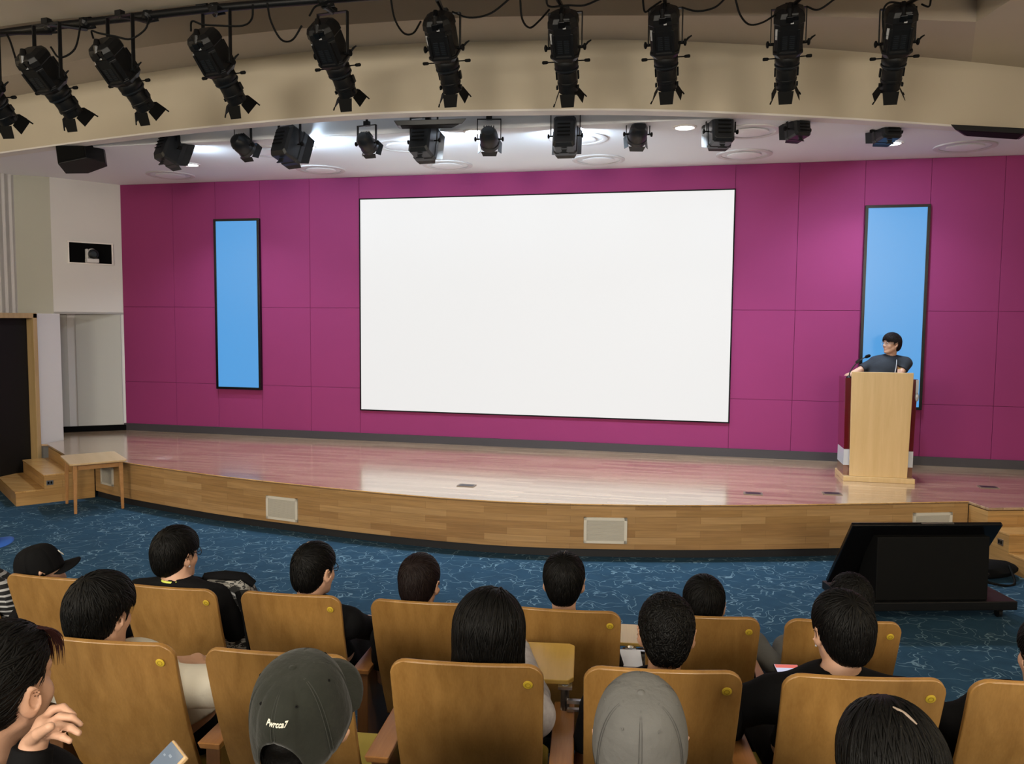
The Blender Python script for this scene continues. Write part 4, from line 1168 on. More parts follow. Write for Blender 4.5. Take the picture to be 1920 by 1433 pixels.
def nets(D, lo, h):
    """surface nets"""
    neg = D < 0
    n = D.shape
    c8 = [(i, j, k) for i in (0, 1) for j in (0, 1) for k in (0, 1)]
    sl = lambda o: tuple(slice(o[a], n[a] - 1 + o[a]) for a in range(3))
    cnt = sum(neg[sl(o)].astype(np.int8) for o in c8)
    act = (cnt > 0) & (cnt < 8)
    idx = np.argwhere(act)
    if len(idx) == 0: return np.zeros((0, 3)), np.zeros((0, 4), int)
    ids = np.full(act.shape, -1, np.int64); ids[act] = np.arange(len(idx))
    vals = {o: D[idx[:, 0] + o[0], idx[:, 1] + o[1], idx[:, 2] + o[2]].astype(float) for o in c8}
    acc = np.zeros((len(idx), 3)); num = np.zeros(len(idx))
    for a in c8:
        for ax_ in range(3):
            if a[ax_] == 0:
                b = list(a); b[ax_] = 1; b = tuple(b)
                va, vb = vals[a], vals[b]; m = (va < 0) != (vb < 0)
                t = np.where(m, va / np.where(m, va - vb, 1), 0)
                for c in range(3): acc[:, c] += np.where(m, a[c] + (t if c == ax_ else 0), 0)
                num += m
    P = lo + (idx + acc / num[:, None]) * h
    F = []
    for a in range(3):
        b, c = (a + 1) % 3, (a + 2) % 3
        s0 = [slice(1, n[i] - 1) for i in range(3)]; s0[a] = slice(0, n[a] - 1); s1 = list(s0); s1[a] = slice(1, n[a])
        x = neg[tuple(s0)]; y = neg[tuple(s1)]
        e = np.argwhere(x != y)
        if len(e) == 0: continue
        fl = x[tuple(e.T)]
        st = np.array([s0[i].start for i in range(3)]); e = e + st
        def cell(db, dc):
            q = e.copy(); q[:, b] += db; q[:, c] += dc; return ids[tuple(q.T)]
        q = np.stack([cell(-1, -1), cell(0, -1), cell(0, 0), cell(-1, 0)], 1)
        q[~fl] = q[~fl][:, ::-1]
        F.append(q)
    return P, np.concatenate(F)


def to_obj(name, PF, m, parent, loc=None):
    P, Fq = PF
    me = bpy.data.meshes.new(name)
    nv, nf = len(P), len(Fq)
    me.vertices.add(nv); me.vertices.foreach_set('co', np.ascontiguousarray(P, np.float32).ravel())
    me.loops.add(nf * 4); me.loops.foreach_set('vertex_index', np.ascontiguousarray(Fq, np.int32).ravel())
    me.polygons.add(nf); me.polygons.foreach_set('loop_start', np.arange(nf, dtype=np.int32) * 4)
    me.update(calc_edges=True); me.validate()
    me.polygons.foreach_set('use_smooth', [True] * len(me.polygons))
    me.materials.append(m)
    o = bpy.data.objects.new(name, me); COL.objects.link(o)
    if parent is not None: o.parent = parent
    return o


def head_prims(b, H, R, nb, female=False):
    p = lambda x, y, z: H + R @ V(x, y, z)
    b.ell(p(0, -.012, .02), (.074, .093, .088), R, .02)
    b.ell(p(0, .03, -.045), (.060, .058, .074), R, .03)
    for s in (-1, 1):
        b.caps(p(s * .05, -.002, -.055), p(s * .02, .058, -.100), .020, .018, .025)
        b.ell(p(s * .036, .058, -.032), (.026, .024, .026), R, .02)
    b.ell(p(0, .070, -.104), (.019, .017, .015), R, .02)
    b.caps(p(-.034, .076, .020), p(.034, .076, .020), .013, .013, .02)
    for s in (-1, 1): b.ell(p(s * .032, .096, .000), (.017, .014, .012), R, .012, sub=True)
    for s in (-1, 1): b.ell(p(s * .032, .074, -.001), (.0135, .0125, .0125), R, .004)
    b.caps(p(0, .086, .008), p(0, .103, -.030), .0075, .0105, .012)
    for s in (-1, 1): b.ell(p(s * .011, .094, -.035), (.009, .010, .008), R, .008)
    b.caps(p(-.018, .083, -.063), p(.018, .083, -.063), .0065, .0065, .008)
    b.caps(p(-.014, .082, -.074), p(.014, .082, -.074), .0075, .0075, .008)
    for s in (-1, 1):
        Re = R @ rz(s * -.55) @ ry(s * .16)
        b.ell(p(s * .087, -.010, -.012), (.0085, .022, .034), Re, .008)
        b.ell(p(s * .079, .000, -.041), (.008, .010, .011), Re, .008)
        b.ell(p(s * .095, -.004, -.008), (.006, .012, .020), Re, .004, sub=True)
    b.caps(p(0, -.03, -.055), nb, .050 if not female else .043, .054 if not female else .047, .03)


def hand(b, wrist, d, up, s, curl=.9, L=.17):
    """five unequal curled fingers and a thumb; d = direction of the hand, up = back of the hand"""
    d = nrm(d); sd = nrm(np.cross(d, up)) * s; up = nrm(np.cross(sd * s, d))
    pc = wrist + d * .05
    b.caps(wrist, pc, .022, .026, .015)
    b.caps(pc - sd * .022, pc + sd * .024, .016, .017, .015)
    for i, (off, ln) in enumerate(((-.032, .066), (-.011, .076), (.011, .071), (.031, .055))):
        q = [pc + sd * off + d * .02]
        a = .25
        for sg in (.45, .32, .25):
            dd = d * math.cos(a) - up * math.sin(a); q.append(q[-1] + dd * ln * sg); a += curl * .7
        b.chain(q, [.0098, .009, .0082, .007], .007)
    q = [wrist + d * .02 - sd * .022, wrist + d * .05 - sd * .048 - up * .012, wrist + d * .08 - sd * .046 - up * .028]
    b.chain(q, [.013, .011, .009], .01)


# hair: an implicit shell plus strands that run over it
def hair_fn(style, v):
    def ellf(c, r):
        q = ('e', V(c), V(r), None)
        return lambda P: Body.dist(q, P[..., 0], P[..., 1], P[..., 2])
    def capf(a, b, r0, r1):
        q = ('c', V(a), V(b), r0, r1)
        return lambda P: Body.dist(q, P[..., 0], P[..., 1], P[..., 2])
    e1 = ellf((0, -.014, .022), (.084 + v, .101 + v, .096 + v)); e2 = ellf((0, .006, .048), (.074 + v, .088 + v, .072 + v * 1.2))
    face = ellf((0, .150, -.050), (.100, .115, .118)) if style != 'up' else ellf((0, .105, -.055), (.135, .135, .150))
    ears = [ellf((s * .096, .003, -.020), (.040, .030, .044) if style != 'up' else (.045, .036, .052)) for s in (-1, 1)]
    lo1 = capf((0, -.028, .02), (0, -.032, -.105), .096 + v * .6, .108 + v * .6)
    longc = capf((0, -.03, .0), (0, -.055, -.22), .092, .10)
    tail = capf((0, -.105, .035), (0, -.120, -.12), .038, .022); tail2 = capf((0, -.12, -.12), (-.03, -.10, -.22), .022, .012)
    neckf = ellf((0, -.055, -.035), (.062, .058, .065))

    def un(P):
        d = smin(e1(P), e2(P), .03)
        if style in ('short', 'curly', 'cap'): d = smin(d, neckf(P), .03)
        if style == 'bob': d = smin(d, lo1(P), .05)
        if style == 'long': d = smin(d, longc(P), .05)
        if style == 'up': d = smin(smin(d, tail(P), .02), tail2(P), .02)
        return d

    def tr(P):
        d = un(P); x, y, z = P[..., 0], P[..., 1], P[..., 2]
        d = np.maximum(d, -face(P))
        if style in ('short', 'curly', 'cap'):
            d = np.maximum(d, -np.maximum(z + .012, -.028 - y)); d = np.maximum(d, -np.maximum(z - .030, .022 - y))
            for e in ears: d = np.maximum(d, -e(P))
            d = np.maximum(d, (-.076 - .20 * (y + .08)) - z)
            # narrowing hairline towards the nape
            d = np.maximum(d, np.abs(x) - (.067 + .42 * (z + .085)))
        elif style == 'up':
            d = np.maximum(d, -np.maximum(z + .002, -.024 - y))
            for e in ears: d = np.maximum(d, -e(P))
            nk = np.maximum(-.060 - z, -(y + .115)); d = np.maximum(d, nk)
        elif style == 'bob':
            d = np.maximum(d, -.182 - z + .15 * (y + .03)); d = np.maximum(d, -np.maximum(np.maximum(z - .02, .045 - y), np.abs(x) - .075))
        elif style == 'long':
            d = np.maximum(d, -.24 - z); d = np.maximum(d, -np.maximum(np.maximum(z - .02, .045 - y), np.abs(x) - .072))
        return d
    return un, tr


def make_hair(parent, H, R, style, v, m, seed, whorl=(0.01, -.07, .10), n=1500, name='hair', length=(.05, .11), width=.0030, wild=.0, grav=.25):
    rng = np.random.default_rng(seed)
    un, tr = hair_fn(style, v)
    vx = .0055; lo = V(-.16, -.19, -.30); hi = V(.16, .17, .19)
    nn2 = np.ceil((hi - lo) / vx).astype(int)
    ax = [lo[i] + vx * np.arange(nn2[i]) for i in range(3)]
    G = np.stack(np.meshgrid(*ax, indexing='ij'), -1)
    P, Fq = nets(tr(G).astype(np.float32), lo, vx)
    P = P + .0012 * np.sin(P[:, [1, 2, 0]] * 170 + seed)
    # strands
    S = rng.normal(size=(n * 6, 3)); S /= np.linalg.norm(S, axis=1)[:, None]
    S = S * V(.1, .12, .12) * rng.uniform(.9, 1.15, (len(S), 1))
    if style in ('bob', 'long', 'up'): S[::2, 2] -= rng.uniform(0, .14, len(S[::2]))
    def grad(p):
        e = 1e-3; f = un(p); return np.stack([(un(p + V(*[e if i == j else 0 for j in range(3)])) - f) / e for i in range(3)], -1), f
    for _ in range(4):
        g_, f_ = grad(S); S = S - g_ * f_[:, None]
    if style == 'cap': S = S[S[:, 2] < -.022]
    S = S[tr(S) < .003][:n]
    n = len(S); Mst = 9
    W = V(whorl); pts = [S.copy()]; p = S.copy(); ln = rng.uniform(*length, n); wob = rng.normal(size=(n, 3)) * (.18 + wild)
    lift0 = rng.uniform(.0, .0026, n)
    for k in range(Mst):
        d = p - W; d /= np.linalg.norm(d, axis=1)[:, None] + 1e-6
        d = d + wob + V(0, 0, -grav) + (rng.normal(size=(n, 3)) * wild)
        g_, f_ = grad(p); gn = g_ / (np.linalg.norm(g_, axis=1)[:, None] + 1e-9)
        d = d - gn * (d * gn).sum(1)[:, None]; d /= np.linalg.norm(d, axis=1)[:, None] + 1e-6
        p = p + d * (ln / Mst)[:, None]
        g_, f_ = grad(p); p = p - gn * (f_ - lift0)[:, None]
        pts.append(p.copy())
    Q = np.stack(pts, 1)                                    # n, M+1, 3
    T = np.gradient(Q, axis=1); T /= np.linalg.norm(T, axis=2)[..., None] + 1e-9
    g_, _f = grad(Q.reshape(-1, 3)); N = g_.reshape(Q.shape); N /= np.linalg.norm(N, axis=2)[..., None] + 1e-9
    Bn = np.cross(T, N)
    prof = np.interp(np.linspace(0, 1, Mst + 1), [0, .15, .6, 1], [.25, 1, .9, .08])
    ok = np.clip(1.3 - np.maximum(tr(Q.reshape(-1, 3)).reshape(Q.shape[:2]) - .003, 0) / .007, .03, 1)
    ok = np.minimum.accumulate(ok, axis=1)
    wd = width * rng.uniform(.6, 1.3, (n, 1)) * prof[None] * ok
    ring = []
    for j in range(5):
        a = 2 * PI * j / 5; ring.append(Q + Bn * (wd * math.cos(a))[..., None] + N * (wd * .45 * math.sin(a))[..., None])
    SV = np.stack(ring, 2).reshape(-1, 3)
    Fs = []
    base = (np.arange(n) * (Mst + 1) * 5)[:, None, None] + (np.arange(Mst) * 5)[None, :, None]
    j = np.arange(5)[None, None, :]; j2 = (np.arange(5) + 1) % 5
    Fs = np.stack([base + j, base + j2[None, None], base + 5 + j2[None, None], base + 5 + j], -1).reshape(-1, 4)
    allP = np.concatenate([P, SV]); allF = np.concatenate([Fq, Fs + len(P)])
    allP = H + allP @ R.T
    return to_obj(name, (allP, allF), m, parent)


def on_hair(H, R, style, v, pts, lift=.003):
    un, tr = hair_fn(style, v); P = np.array(pts, float)
    for _ in range(6):
        e = 1e-3; f = un(P); g_ = np.stack([(un(P + V(*[e if i == j else 0 for j in range(3)])) - f) / e for i in range(3)], -1)
        P = P - g_ * (f - lift)[:, None]
    return [H + R @ p for p in P]


def make_cap(parent, H, R, m, tilt=0, opening=False, brim=True, seam_m=None, brim_m=None, scale=1.0):
    R = R @ rx(R_(tilt))
    p = lambda x, y, z: H + R @ (V(x, y, z) * scale)
    nu, nv = 120, 14
    rings = []
    def edge(ph):
        b = -.012 - .026 * max(0, -math.sin(ph))
        if opening:
            dd = abs((ph - 1.5 * PI + PI) % (2 * PI) - PI)
            if dd < .50: b += .084 * math.sqrt(max(0, 1 - (dd / .50) ** 2))
        return b
    for j in range(nv + 1):
        t = j / nv; ring = []
        for i in range(nu):
            ph = 2 * PI * i / nu
            seam = min(abs((ph - PI / 2 - k * PI / 3 + PI) % (2 * PI) - PI) for k in range(6))
            e = edge(ph)
            th = t * PI / 2 * .985
            r = math.cos(th) ** .54 * (1 - .022 * math.exp(-(seam / .05) ** 2) + .006 * math.sin(5 * ph + 9 * t) * (1 - t))
            z = e * (1 - t) ** 2 + .118 * math.sin(th) ** .95 + (0 if t else 0)
            ring.append(p(.088 * r, 0, 0) * 0 + p(.089 * r * math.cos(ph), -.008 + .107 * r * math.sin(ph), z + .002))
        rings.append(ring)
    mb = MB(); mb.loft(rings, cap=False); mb.f.append(tuple(nv * nu + i for i in range(nu)))
    c = mb.build('cap', m, parent, smooth=True, auto=60)
    so = c.modifiers.new('thickness', 'SOLIDIFY'); so.thickness = .0025; so.offset = 1
    sm_ = MB()
    for k in range(6):
        for dph in (-.035, .035):
            ph = PI / 2 + k * PI / 3 + dph; e = edge(ph); q = []
            for j in range(13):
                t = .04 + .93 * j / 12; th = t * PI / 2 * .985; r = math.cos(th) ** .54 * .994
                q.append(p((.0918) * r * math.cos(ph), -.008 + .1098 * r * math.sin(ph), e * (1 - t) ** 2 + .1195 * math.sin(th) ** .95 + .002))
            sm_.tube(q, .0007 * scale, 4)
    sm_.build('seam_stitching', seam_m or m, c)
    b_ = MB(); b_.ell(p(0, -.008, .121), (.0085, .0085, .005), R, 12, 6); b_.build('top_button', m, c, smooth=True)
    for k in range(6):
        ey = MB()
        ph = PI / 2 + PI / 6 + k * PI / 3; th = .95; r = math.cos(th) ** .54
        o = V(.0885 * r * math.cos(ph), -.008 + .1065 * r * math.sin(ph), .118 * math.sin(th) ** .95 + .002)
        nrm_ = nrm(V(o[0] / .089 ** 2, (o[1] + .008) / .107 ** 2, o[2] / .118 ** 2))
        ey.lathe([(.0028 * scale, -.001), (.0028 * scale, .0022), (.0014 * scale, .0028), (.0002, .001)], o=H + R @ (o * scale), ax=R @ nrm_, n=10)
        ey.build('eyelet', M['black_matt'] if m is not M['cap_grey'] else m, c, smooth=True)
    if brim:
        rows = []
        for i in range(25):
            ps = -1.12 + 2.24 * i / 24; row = []
            for j in range(7):
                f = j / 6; ln = .078 * max(.0, math.cos(ps * 1.28)) ** .55
                x = .087 * math.sin(ps); y = -.008 + .104 * math.cos(ps)
                dx, dy = math.sin(ps) * .35, 1.0; q = math.hypot(dx, dy)
                xx, yy = x + dx / q * ln * f, y + dy / q * ln * f
                row.append(p(xx, yy, -.004 - .006 * f - 2.6 * xx * xx))
            rows.append(row)
        mb = MB(); mb.add([q for r in rows for q in r], [(i * 7 + j, i * 7 + j + 1, (i + 1) * 7 + j + 1, (i + 1) * 7 + j) for i in range(24) for j in range(6)])
        bo = mb.build('brim', brim_m or m, c, smooth=True, auto=60); so = bo.modifiers.new('thickness', 'SOLIDIFY'); so.thickness = .0035
    if opening:
        mb = MB(); nst = 14
        for k in range(nst):
            a0 = 1.5 * PI - .52 + 1.04 * k / nst; a1 = 1.5 * PI - .52 + 1.04 * (k + 1) / nst
            q = []
            for a in (a0, a1):
                for z in (-.036, -.020): q.append(p(.0905 * math.cos(a), -.008 + .109 * math.sin(a), z))
            mb.add(q, [(0, 1, 3, 2)])
        st = mb.build('strap', m, c, smooth=True); so = st.modifiers.new('thickness', 'SOLIDIFY'); so.thickness = .0025; so.offset = 1
        a = 1.5 * PI + .26; o = p(.0915 * math.cos(a), -.008 + .111 * math.sin(a), -.028)
        tx = R @ V(-math.sin(a), math.cos(a), 0); nz_ = R @ V(math.cos(a), math.sin(a), 0); tz = R @ V(0, 0, 1.)
        Rb = np.column_stack([tx, nz_, tz]); bk = MB()
        for u_, w_, su, sw in ((0, .011, .028, .003), (0, -.011, .028, .003), (-.013, 0, .003, .024), (.013, 0, .003, .024), (.007, 0, .002, .022)): bk.box(o + Rb @ V(u_, .002, w_), (su, .003, sw), Rb)
        bk.build('buckle', M['steel'], st)
        # white embroidered wordmark, bent round the back of the cap
        cu = bpy.data.curves.new('embroidery', 'FONT'); cu.body = 'Pwrcca7'; cu.size = .0125; cu.shear = .35; cu.offset = .0003; cu.extrude = .0006; cu.align_x = 'CENTER'
        to = bpy.data.objects.new('tmp', cu); COL.objects.link(to)
        dg = bpy.context.evaluated_depsgraph_get(); me = bpy.data.meshes.new_from_object(to.evaluated_get(dg)); bpy.data.objects.remove(to)
        for vt in me.vertices:
            u_, vv, ww = vt.co; a = 1.5 * PI + u_ / .10 + .08; z = .083 + vv - .12 * u_; t_ = np.linspace(0, 1, 400); zz_ = edge(a) * (1 - t_) ** 2 + .118 * np.sin(t_ * PI / 2 * .985) ** .95 + .002; th = float(t_[int(np.argmax(zz_ > z))]) * PI / 2 * .985; r = math.cos(th) ** .54
            q = p((.0945 + ww) * r * math.cos(a), -.008 + (.1128 + ww) * r * math.sin(a), z); vt.co = q
        me.materials.clear(); me.materials.append(M['thread']); me.name = 'embroidery'
        eo = bpy.data.objects.new('embroidery', me); COL.objects.link(eo); eo.parent = c
    return c


def glasses(parent, H, R, m=None):
    p = lambda x, y, z: H + R @ V(x, y, z)
    mb = MB()
    for s in (-1, 1):
        pts = [p(s * .034 + .025 * math.cos(a), .098 - .004 * math.cos(a) * s, -.003 + .020 * math.sin(a)) for a in np.linspace(0, 2 * PI, 21)]
        mb.tube(pts, .0016, 6)
        mb.tube([p(s * .060, .094, .004), p(s * .076, .06, .006), p(s * .083, .0, .006), p(s * .083, -.015, -.004)], .0017, 6)
    mb.tube([p(-.010, .101, .0), p(0, .104, .003), p(.010, .101, .0)], .0015, 6)
    return mb.build('eyeglasses', m or M['black_gloss'], parent, smooth=True)

# ------------------------------------------------------------------ people
SHOW = False


def person(label, org, ang, H, R, hair, top='cloth_black', bottom='trousers', skin='skin', vox=.0075, sleeve='short', arms=None, legs=None, stand=False, female=False, seed=1, group=None, shw=.175, nbz=-.185, sl=.058, slf=.72):
    Ri = rz(-ang); loc = lambda p: Ri @ (V(p) - V(org))
    h = loc(H); Rl = Ri @ R
    nb = h + V(0, -.034, nbz)
    by = lambda z: -.125 - .235 * (z - .40) / .63 - .03
    pel = V(0, .045, .56) if not stand else V(0, -.02, .93)
    if not stand: nb = V(nb[0] * .6, max(nb[1], by(nb[2]) + .115), nb[2])
    up = nrm(nb - pel); tl = np.linalg.norm(nb - pel)
    sh = {s: nb + V(s * shw, .0, -.070) for s in (-1, 1)}
    chest = pel + (nb - pel) * .62; waist = pel + (nb - pel) * .30
    if not stand:
        for q in (chest, waist): q[1] = max(q[1], by(q[2]) + .145)
        for q in sh.values(): q[1] = max(q[1], by(q[2]) + .09)
        if h[1] < -.19 or SHOW: print('HEAD', label[:40], np.round(h, 2), np.round(nb, 2))
    def torso(b, g, k=.06):
        b.ell(pel + V(0, 0, .02), (.155 + g, .115 + g, .11 + g), None, k)
        b.ell(waist, (.138 + g, .105 + g, .13 + g), None, k)
        b.ell(chest, (.158 + g, .108 + g, .155 + g), None, k)
        b.caps(sh[-1] + V(.03, 0, 0), sh[1] - V(.03, 0, 0), .050 + g, .050 + g, k)
        b.caps(sh[-1] + V(.02, 0, 0.01), nb + V(-.02, 0, -.02), .040 + g, .046 + g, k)
        b.caps(sh[1] - V(.02, 0, -0.01), nb + V(.02, 0, -.02), .040 + g, .046 + g, k)
    A_ = {}
    for s, kx in ((-1, 'L'), (1, 'R')):
        d = (arms or {}).get(kx)
        if d is None:
            if stand: d = (sh[s] + V(s * .09, .06, -.27), sh[s] + V(s * .02, .27, -.36), V(-s * .3, 1, -.1), V(0, 0, 1))
            else:
                e = sh[s] + V(s * .055, .07, -.26); e[1] = max(e[1], by(e[2]) + .18); d = (e, V(s * .09, .27, min(.66, e[2] + .02)), V(-s * .5, .9, -.15), V(0, 0, 1))
        A_[s] = d
    Lg = {}
    for s, kx in ((-1, 'L'), (1, 'R')):
        hip = pel + V(s * .085, .02, -.02)
        d = (legs or {}).get(kx)
        if d is None:
            d = (V(s * .10, .0, .50), V(s * .11, .02, .09)) if stand else (V(s * .12, .42, .52), V(s * .12, .45, .09))
        Lg[s] = (hip,) + tuple(V(q) for q in d)
    global LAST_NB
    LAST_NB = nb
    b = Body(); torso(b, 0)
    head_prims(b, h, Rl, nb, female)
    for s in (-1, 1):
        e, wr, hd, hu = A_[s]; e, wr = V(e), V(wr)
        b.caps(sh[s], e, .043, .036, .03); b.caps(e, wr, .037, .024, .02)
        if not (isinstance(hd, str)): hand(b, wr, V(hd), V(hu), s)
        elif hd == 'custom': hu(b, wr, loc)
        hip, kn, an = Lg[s]
        b.caps(hip, kn, .075, .052, .04); b.caps(kn, an, .050, .034, .03); b.caps(an + V(0, -.02, -.04), an + V(0, .14, -.055), .035, .030, .02)
    def lean_on(PF, m):   # backs press flat against the chair instead of passing through it
        P, Fq = PF
        if not stand and len(P):
            t = np.clip((P[:, 2] - .40) / .63, 0, 1)
            y = -.125 - .235 * t - .022 * np.sin(PI * t) + .018 * (P[:, 0] / .23) ** 2 + m
            k = (P[:, 2] < 1.05) & (P[:, 2] > .36) & (np.abs(P[:, 0]) < .27)
            P = P.copy(); P[k, 1] = np.maximum(P[k, 1], y[k])
        return P, Fq
    o = to_obj('person', lean_on(b.mesh(vox), .020), M[skin], None)
    o.location = tuple(map(float, org)); o.rotation_euler = (0, 0, ang)
    tag(o, label, 'person', group)
    # shirt
    c = Body(); torso(c, .013)
    c.caps(nb + V(0, .0, -.05), nb + V(0, .002, -.004), .070, .056 if not female else .05, .03)
    cuts = []
    for s in (-1, 1):
        e, wr = V(A_[s][0]), V(A_[s][1])
        if sleeve == 'short':
            m_ = sh[s] + (e - sh[s]) * slf; c.caps(sh[s], m_, sl + .002, sl, .035); cuts.append((m_, nrm(e - sh[s])))
        else:
            c.caps(sh[s], e, .058, .052, .035); c.caps(e, wr, .051, .036, .02); cuts.append((wr, nrm(wr - e)))
    hem = pel[2] + (.06 if not stand else -.05)
    def cut(X, Y, Z):
        d = hem - Z
        for m_, n_ in cuts:
            pl = (X - m_[0]) * n_[0] + (Y - m_[1]) * n_[1] + (Z - m_[2]) * n_[2]
            near = np.sqrt((X - m_[0]) ** 2 + (Y - m_[1]) ** 2 + (Z - m_[2]) ** 2) - .085
            d = np.maximum(d, -np.maximum(-pl, near))
        # open neck
        nk = np.sqrt((X - nb[0]) ** 2 + (Y - nb[1] - .006) ** 2) - (.060 if not female else .054)
        d = np.maximum(d, -np.maximum(nk, nb[2] - .012 - Z))
        return d
    P, Fq = c.mesh(vox, cut)
    r = P * 23
    P = P + (.0028 * np.sin(r[:, [1]] * 1.3 + 2 * np.sin(r[:, [2]] * .9 + seed)) * np.sin(r[:, [2]] * .7 + r[:, [0]])) * (P - chest) / (np.linalg.norm(P - chest, axis=1)[:, None] + .05)
    to_obj('shirt', lean_on((P, Fq), .013), M[top], o)
    t = Body()
    t.ell(pel + V(0, 0, -.005), (.165, .126, .10), None, .04)
    for s in (-1, 1):
        hip, kn, an = Lg[s]; t.caps(hip, kn, .086, .064, .04); t.caps(kn, an, .062, .050, .03)
    lowz = min(Lg[-1][2][2], Lg[1][2][2]) - .02
    to_obj('trousers', t.mesh(max(vox, .0085)), M[bottom], o)
    for s in (-1, 1):
        an = Lg[s][2]; f = Body(); f.caps(an + V(0, -.03, -.045), an + V(0, .15, -.062), .042, .038, .03); f.ell(an + V(0, .06, -.075), (.045, .14, .018), None, .02)
        to_obj('shoe', f.mesh(.008, lambda X, Y, Z: (an[2] - .088) - Z), M['shoe'], o)
    style, v, hm = hair[:3]; kw = hair[3] if len(hair) > 3 else {}
    make_hair(o, h, Rl, style, v, M[hm], seed, **kw)
    return o, h, Rl, loc


def head_at(px, py, D, ang, yaw, pitch=0, roll=0):
    R = rz(ang) @ rz(R_(yaw)) @ rx(R_(pitch)) @ ry(R_(roll))
    return dep(px, py, D) + R @ V(0, .012, -.022), R


def seated(row, i, px, py, D, yaw, label, hair, pitch=-2, roll=0, **kw):
    org, ang, ch = CH[row][i]
    H, R = head_at(px, py, D, ang, yaw, pitch, roll)
    return person(label, org, ang, H, R, hair, **kw)


def parting(o, h, Rl, style, v, pts, width=.003, m='skin'):
    P = on_hair(h, Rl, style, v, pts, .002)
    P = [tuple(p) for p in smooth_curve(P, 5)]
    n = len(P); MB().tube(P, [width * (.35 + .65 * math.sin(PI * (i + .5) / n)) for i in range(n)], 6).build('hair_parting', M[m], o, smooth=True)


# front row
o, h, Rl, loc = seated(0, 0, 70, 1062, 4.0, -42, 'front row person in a plain black baseball cap, leftmost of the front row heads', ('cap', -.010, 'hair'), top='cloth_black', seed=3, pitch=14)
c = make_cap(o, h, Rl, M['cap_black'])
mk = MB(); mk.box(h + Rl @ V(.025, .098, .055), (.018, .004, .03), Rl @ rx(.5) @ ry(.4)); mk.build('emblem', M['thread'], c)
o, h, Rl, loc = seated(0, 1, 326, 1031, 3.84, -20, 'front row man with black hair, glasses and a lime yellow lanyard', ('short', .007, 'hair'), top='cloth_black', seed=4, pitch=0, nbz=-.128, shw=.205)
glasses(o, h, Rl)
nb = LAST_NB
ly = MB(); ly.tube([tuple(nb + V(.064 * math.cos(a), .004 + .062 * math.sin(a), .020 - .045 * max(0, math.sin(a)))) for a in np.linspace(PI * .05 - PI, PI * .95, 40)], .0075, 6); ly.build('lanyard', M['lime'], o, smooth=True)
MB().ell(h + Rl @ V(.083, .006, -.048), (.005, .005, .005)).build('earring', M['silver'], o, smooth=True)
o, h, Rl, loc = seated(0, 2, 586, 1060, 3.76, -22, 'front row man in black with glasses and a pale hair parting', ('short', .002, 'hair', dict(whorl=(.0, -.09, .07))), top='cloth_black', sleeve='long', seed=5, nbz=-.16, shw=.205,
                       arms={'R': (V(.27, .12, .70), V(.14, .33, .66), V(-.4, .9, -.1), V(0, 0, 1))})
glasses(o, h, Rl)
parting(o, h, Rl, 'short', .002, [(-.035, -.075, .095), (-.02, -.02, .12), (-.01, .04, .12)], .0016, 'scalp')
o, h, Rl, loc = seated(0, 3, 785, 1084, 3.68, -6, 'front row man with reddish brown centre-parted hair', ('short', .003, 'hair_brown', dict(whorl=(-.01, -.075, .085))), top='cloth_black', seed=6)
parting(o, h, Rl, 'short', .003, [(.0, -.02, .13), (.008, .03, .125), (.012, .07, .10)], .002, 'hair_plum')
o, h, Rl, loc = seated(0, 4, 1057, 1082, 3.66, 0, 'front row man with straight black hair and bare nape, right of the bob-haired woman', ('short', .005, 'hair', dict(whorl=(.0, -.07, .10))), top='cloth_black', seed=7)
parting(o, h, Rl, 'short', .005, [(.0, -.03, .13), (.005, .01, .13), (.01, .05, .12)], .0014, 'scalp')
o, h, Rl, loc = seated(0, 5, 1320, 1125, 3.66, -4, 'front row person with black hair, second from the right, mostly hidden by a chair back', ('short', .004, 'hair'), top='cloth_black', bottom='trousers_grey', seed=8,
                       legs={'L': (in_chair(0, 5, 1206, 1243, 4.0), in_chair(0, 5, 1206, 1243, 4.05) - V(0, -.03, .5)), 'R': (in_chair(0, 5, 1412, 1210, 4.0), in_chair(0, 5, 1452, 1248, 3.86))})
o, h, Rl, loc = seated(0, 6, 1598, 1120, 3.70, 2, 'front row person with short black hair in front of the black monitor', ('curly', .002, 'hair', dict(wild=.3, length=(.03, .06))), top='cloth_grey', bottom='trousers_grey', seed=9, shw=.12,
                       arms={'R': (V(.18, .16, .66), V(.06, .3, .6), V(-.3, .9, -.1), V(0, 0, 1))}, legs={'L': (in_chair(0, 6, 1476, 1218, 4.02), in_chair(0, 6, 1476, 1218, 4.05) - V(0, -.03, .52)), 'R': (V(.06, .40, .52), V(.06, .44, .09))})
# person beyond the left edge of the frame in a blue cap and striped top
org = CH[0][0][0] + V(-.62, .03, 0); ang0 = CH[0][0][1]
pch = copy_tree(proto); pch.location = tuple(org); pch.rotation_euler = (0, 0, ang0)
tag(pch, 'front row wooden chair cut off by the left edge, holding the person in stripes', 'chair', 'front row auditorium chairs')
H, R = head_at(-50, 1010, 4.06, ang0, -18)
o, h, Rl, loc = person('front row person in a blue cap and striped top, cut off by the left edge', org, ang0, H, R, ('cap', -.010, 'hair'), top='stripes', seed=10)
make_cap(o, h, Rl, M['cap_blue'])

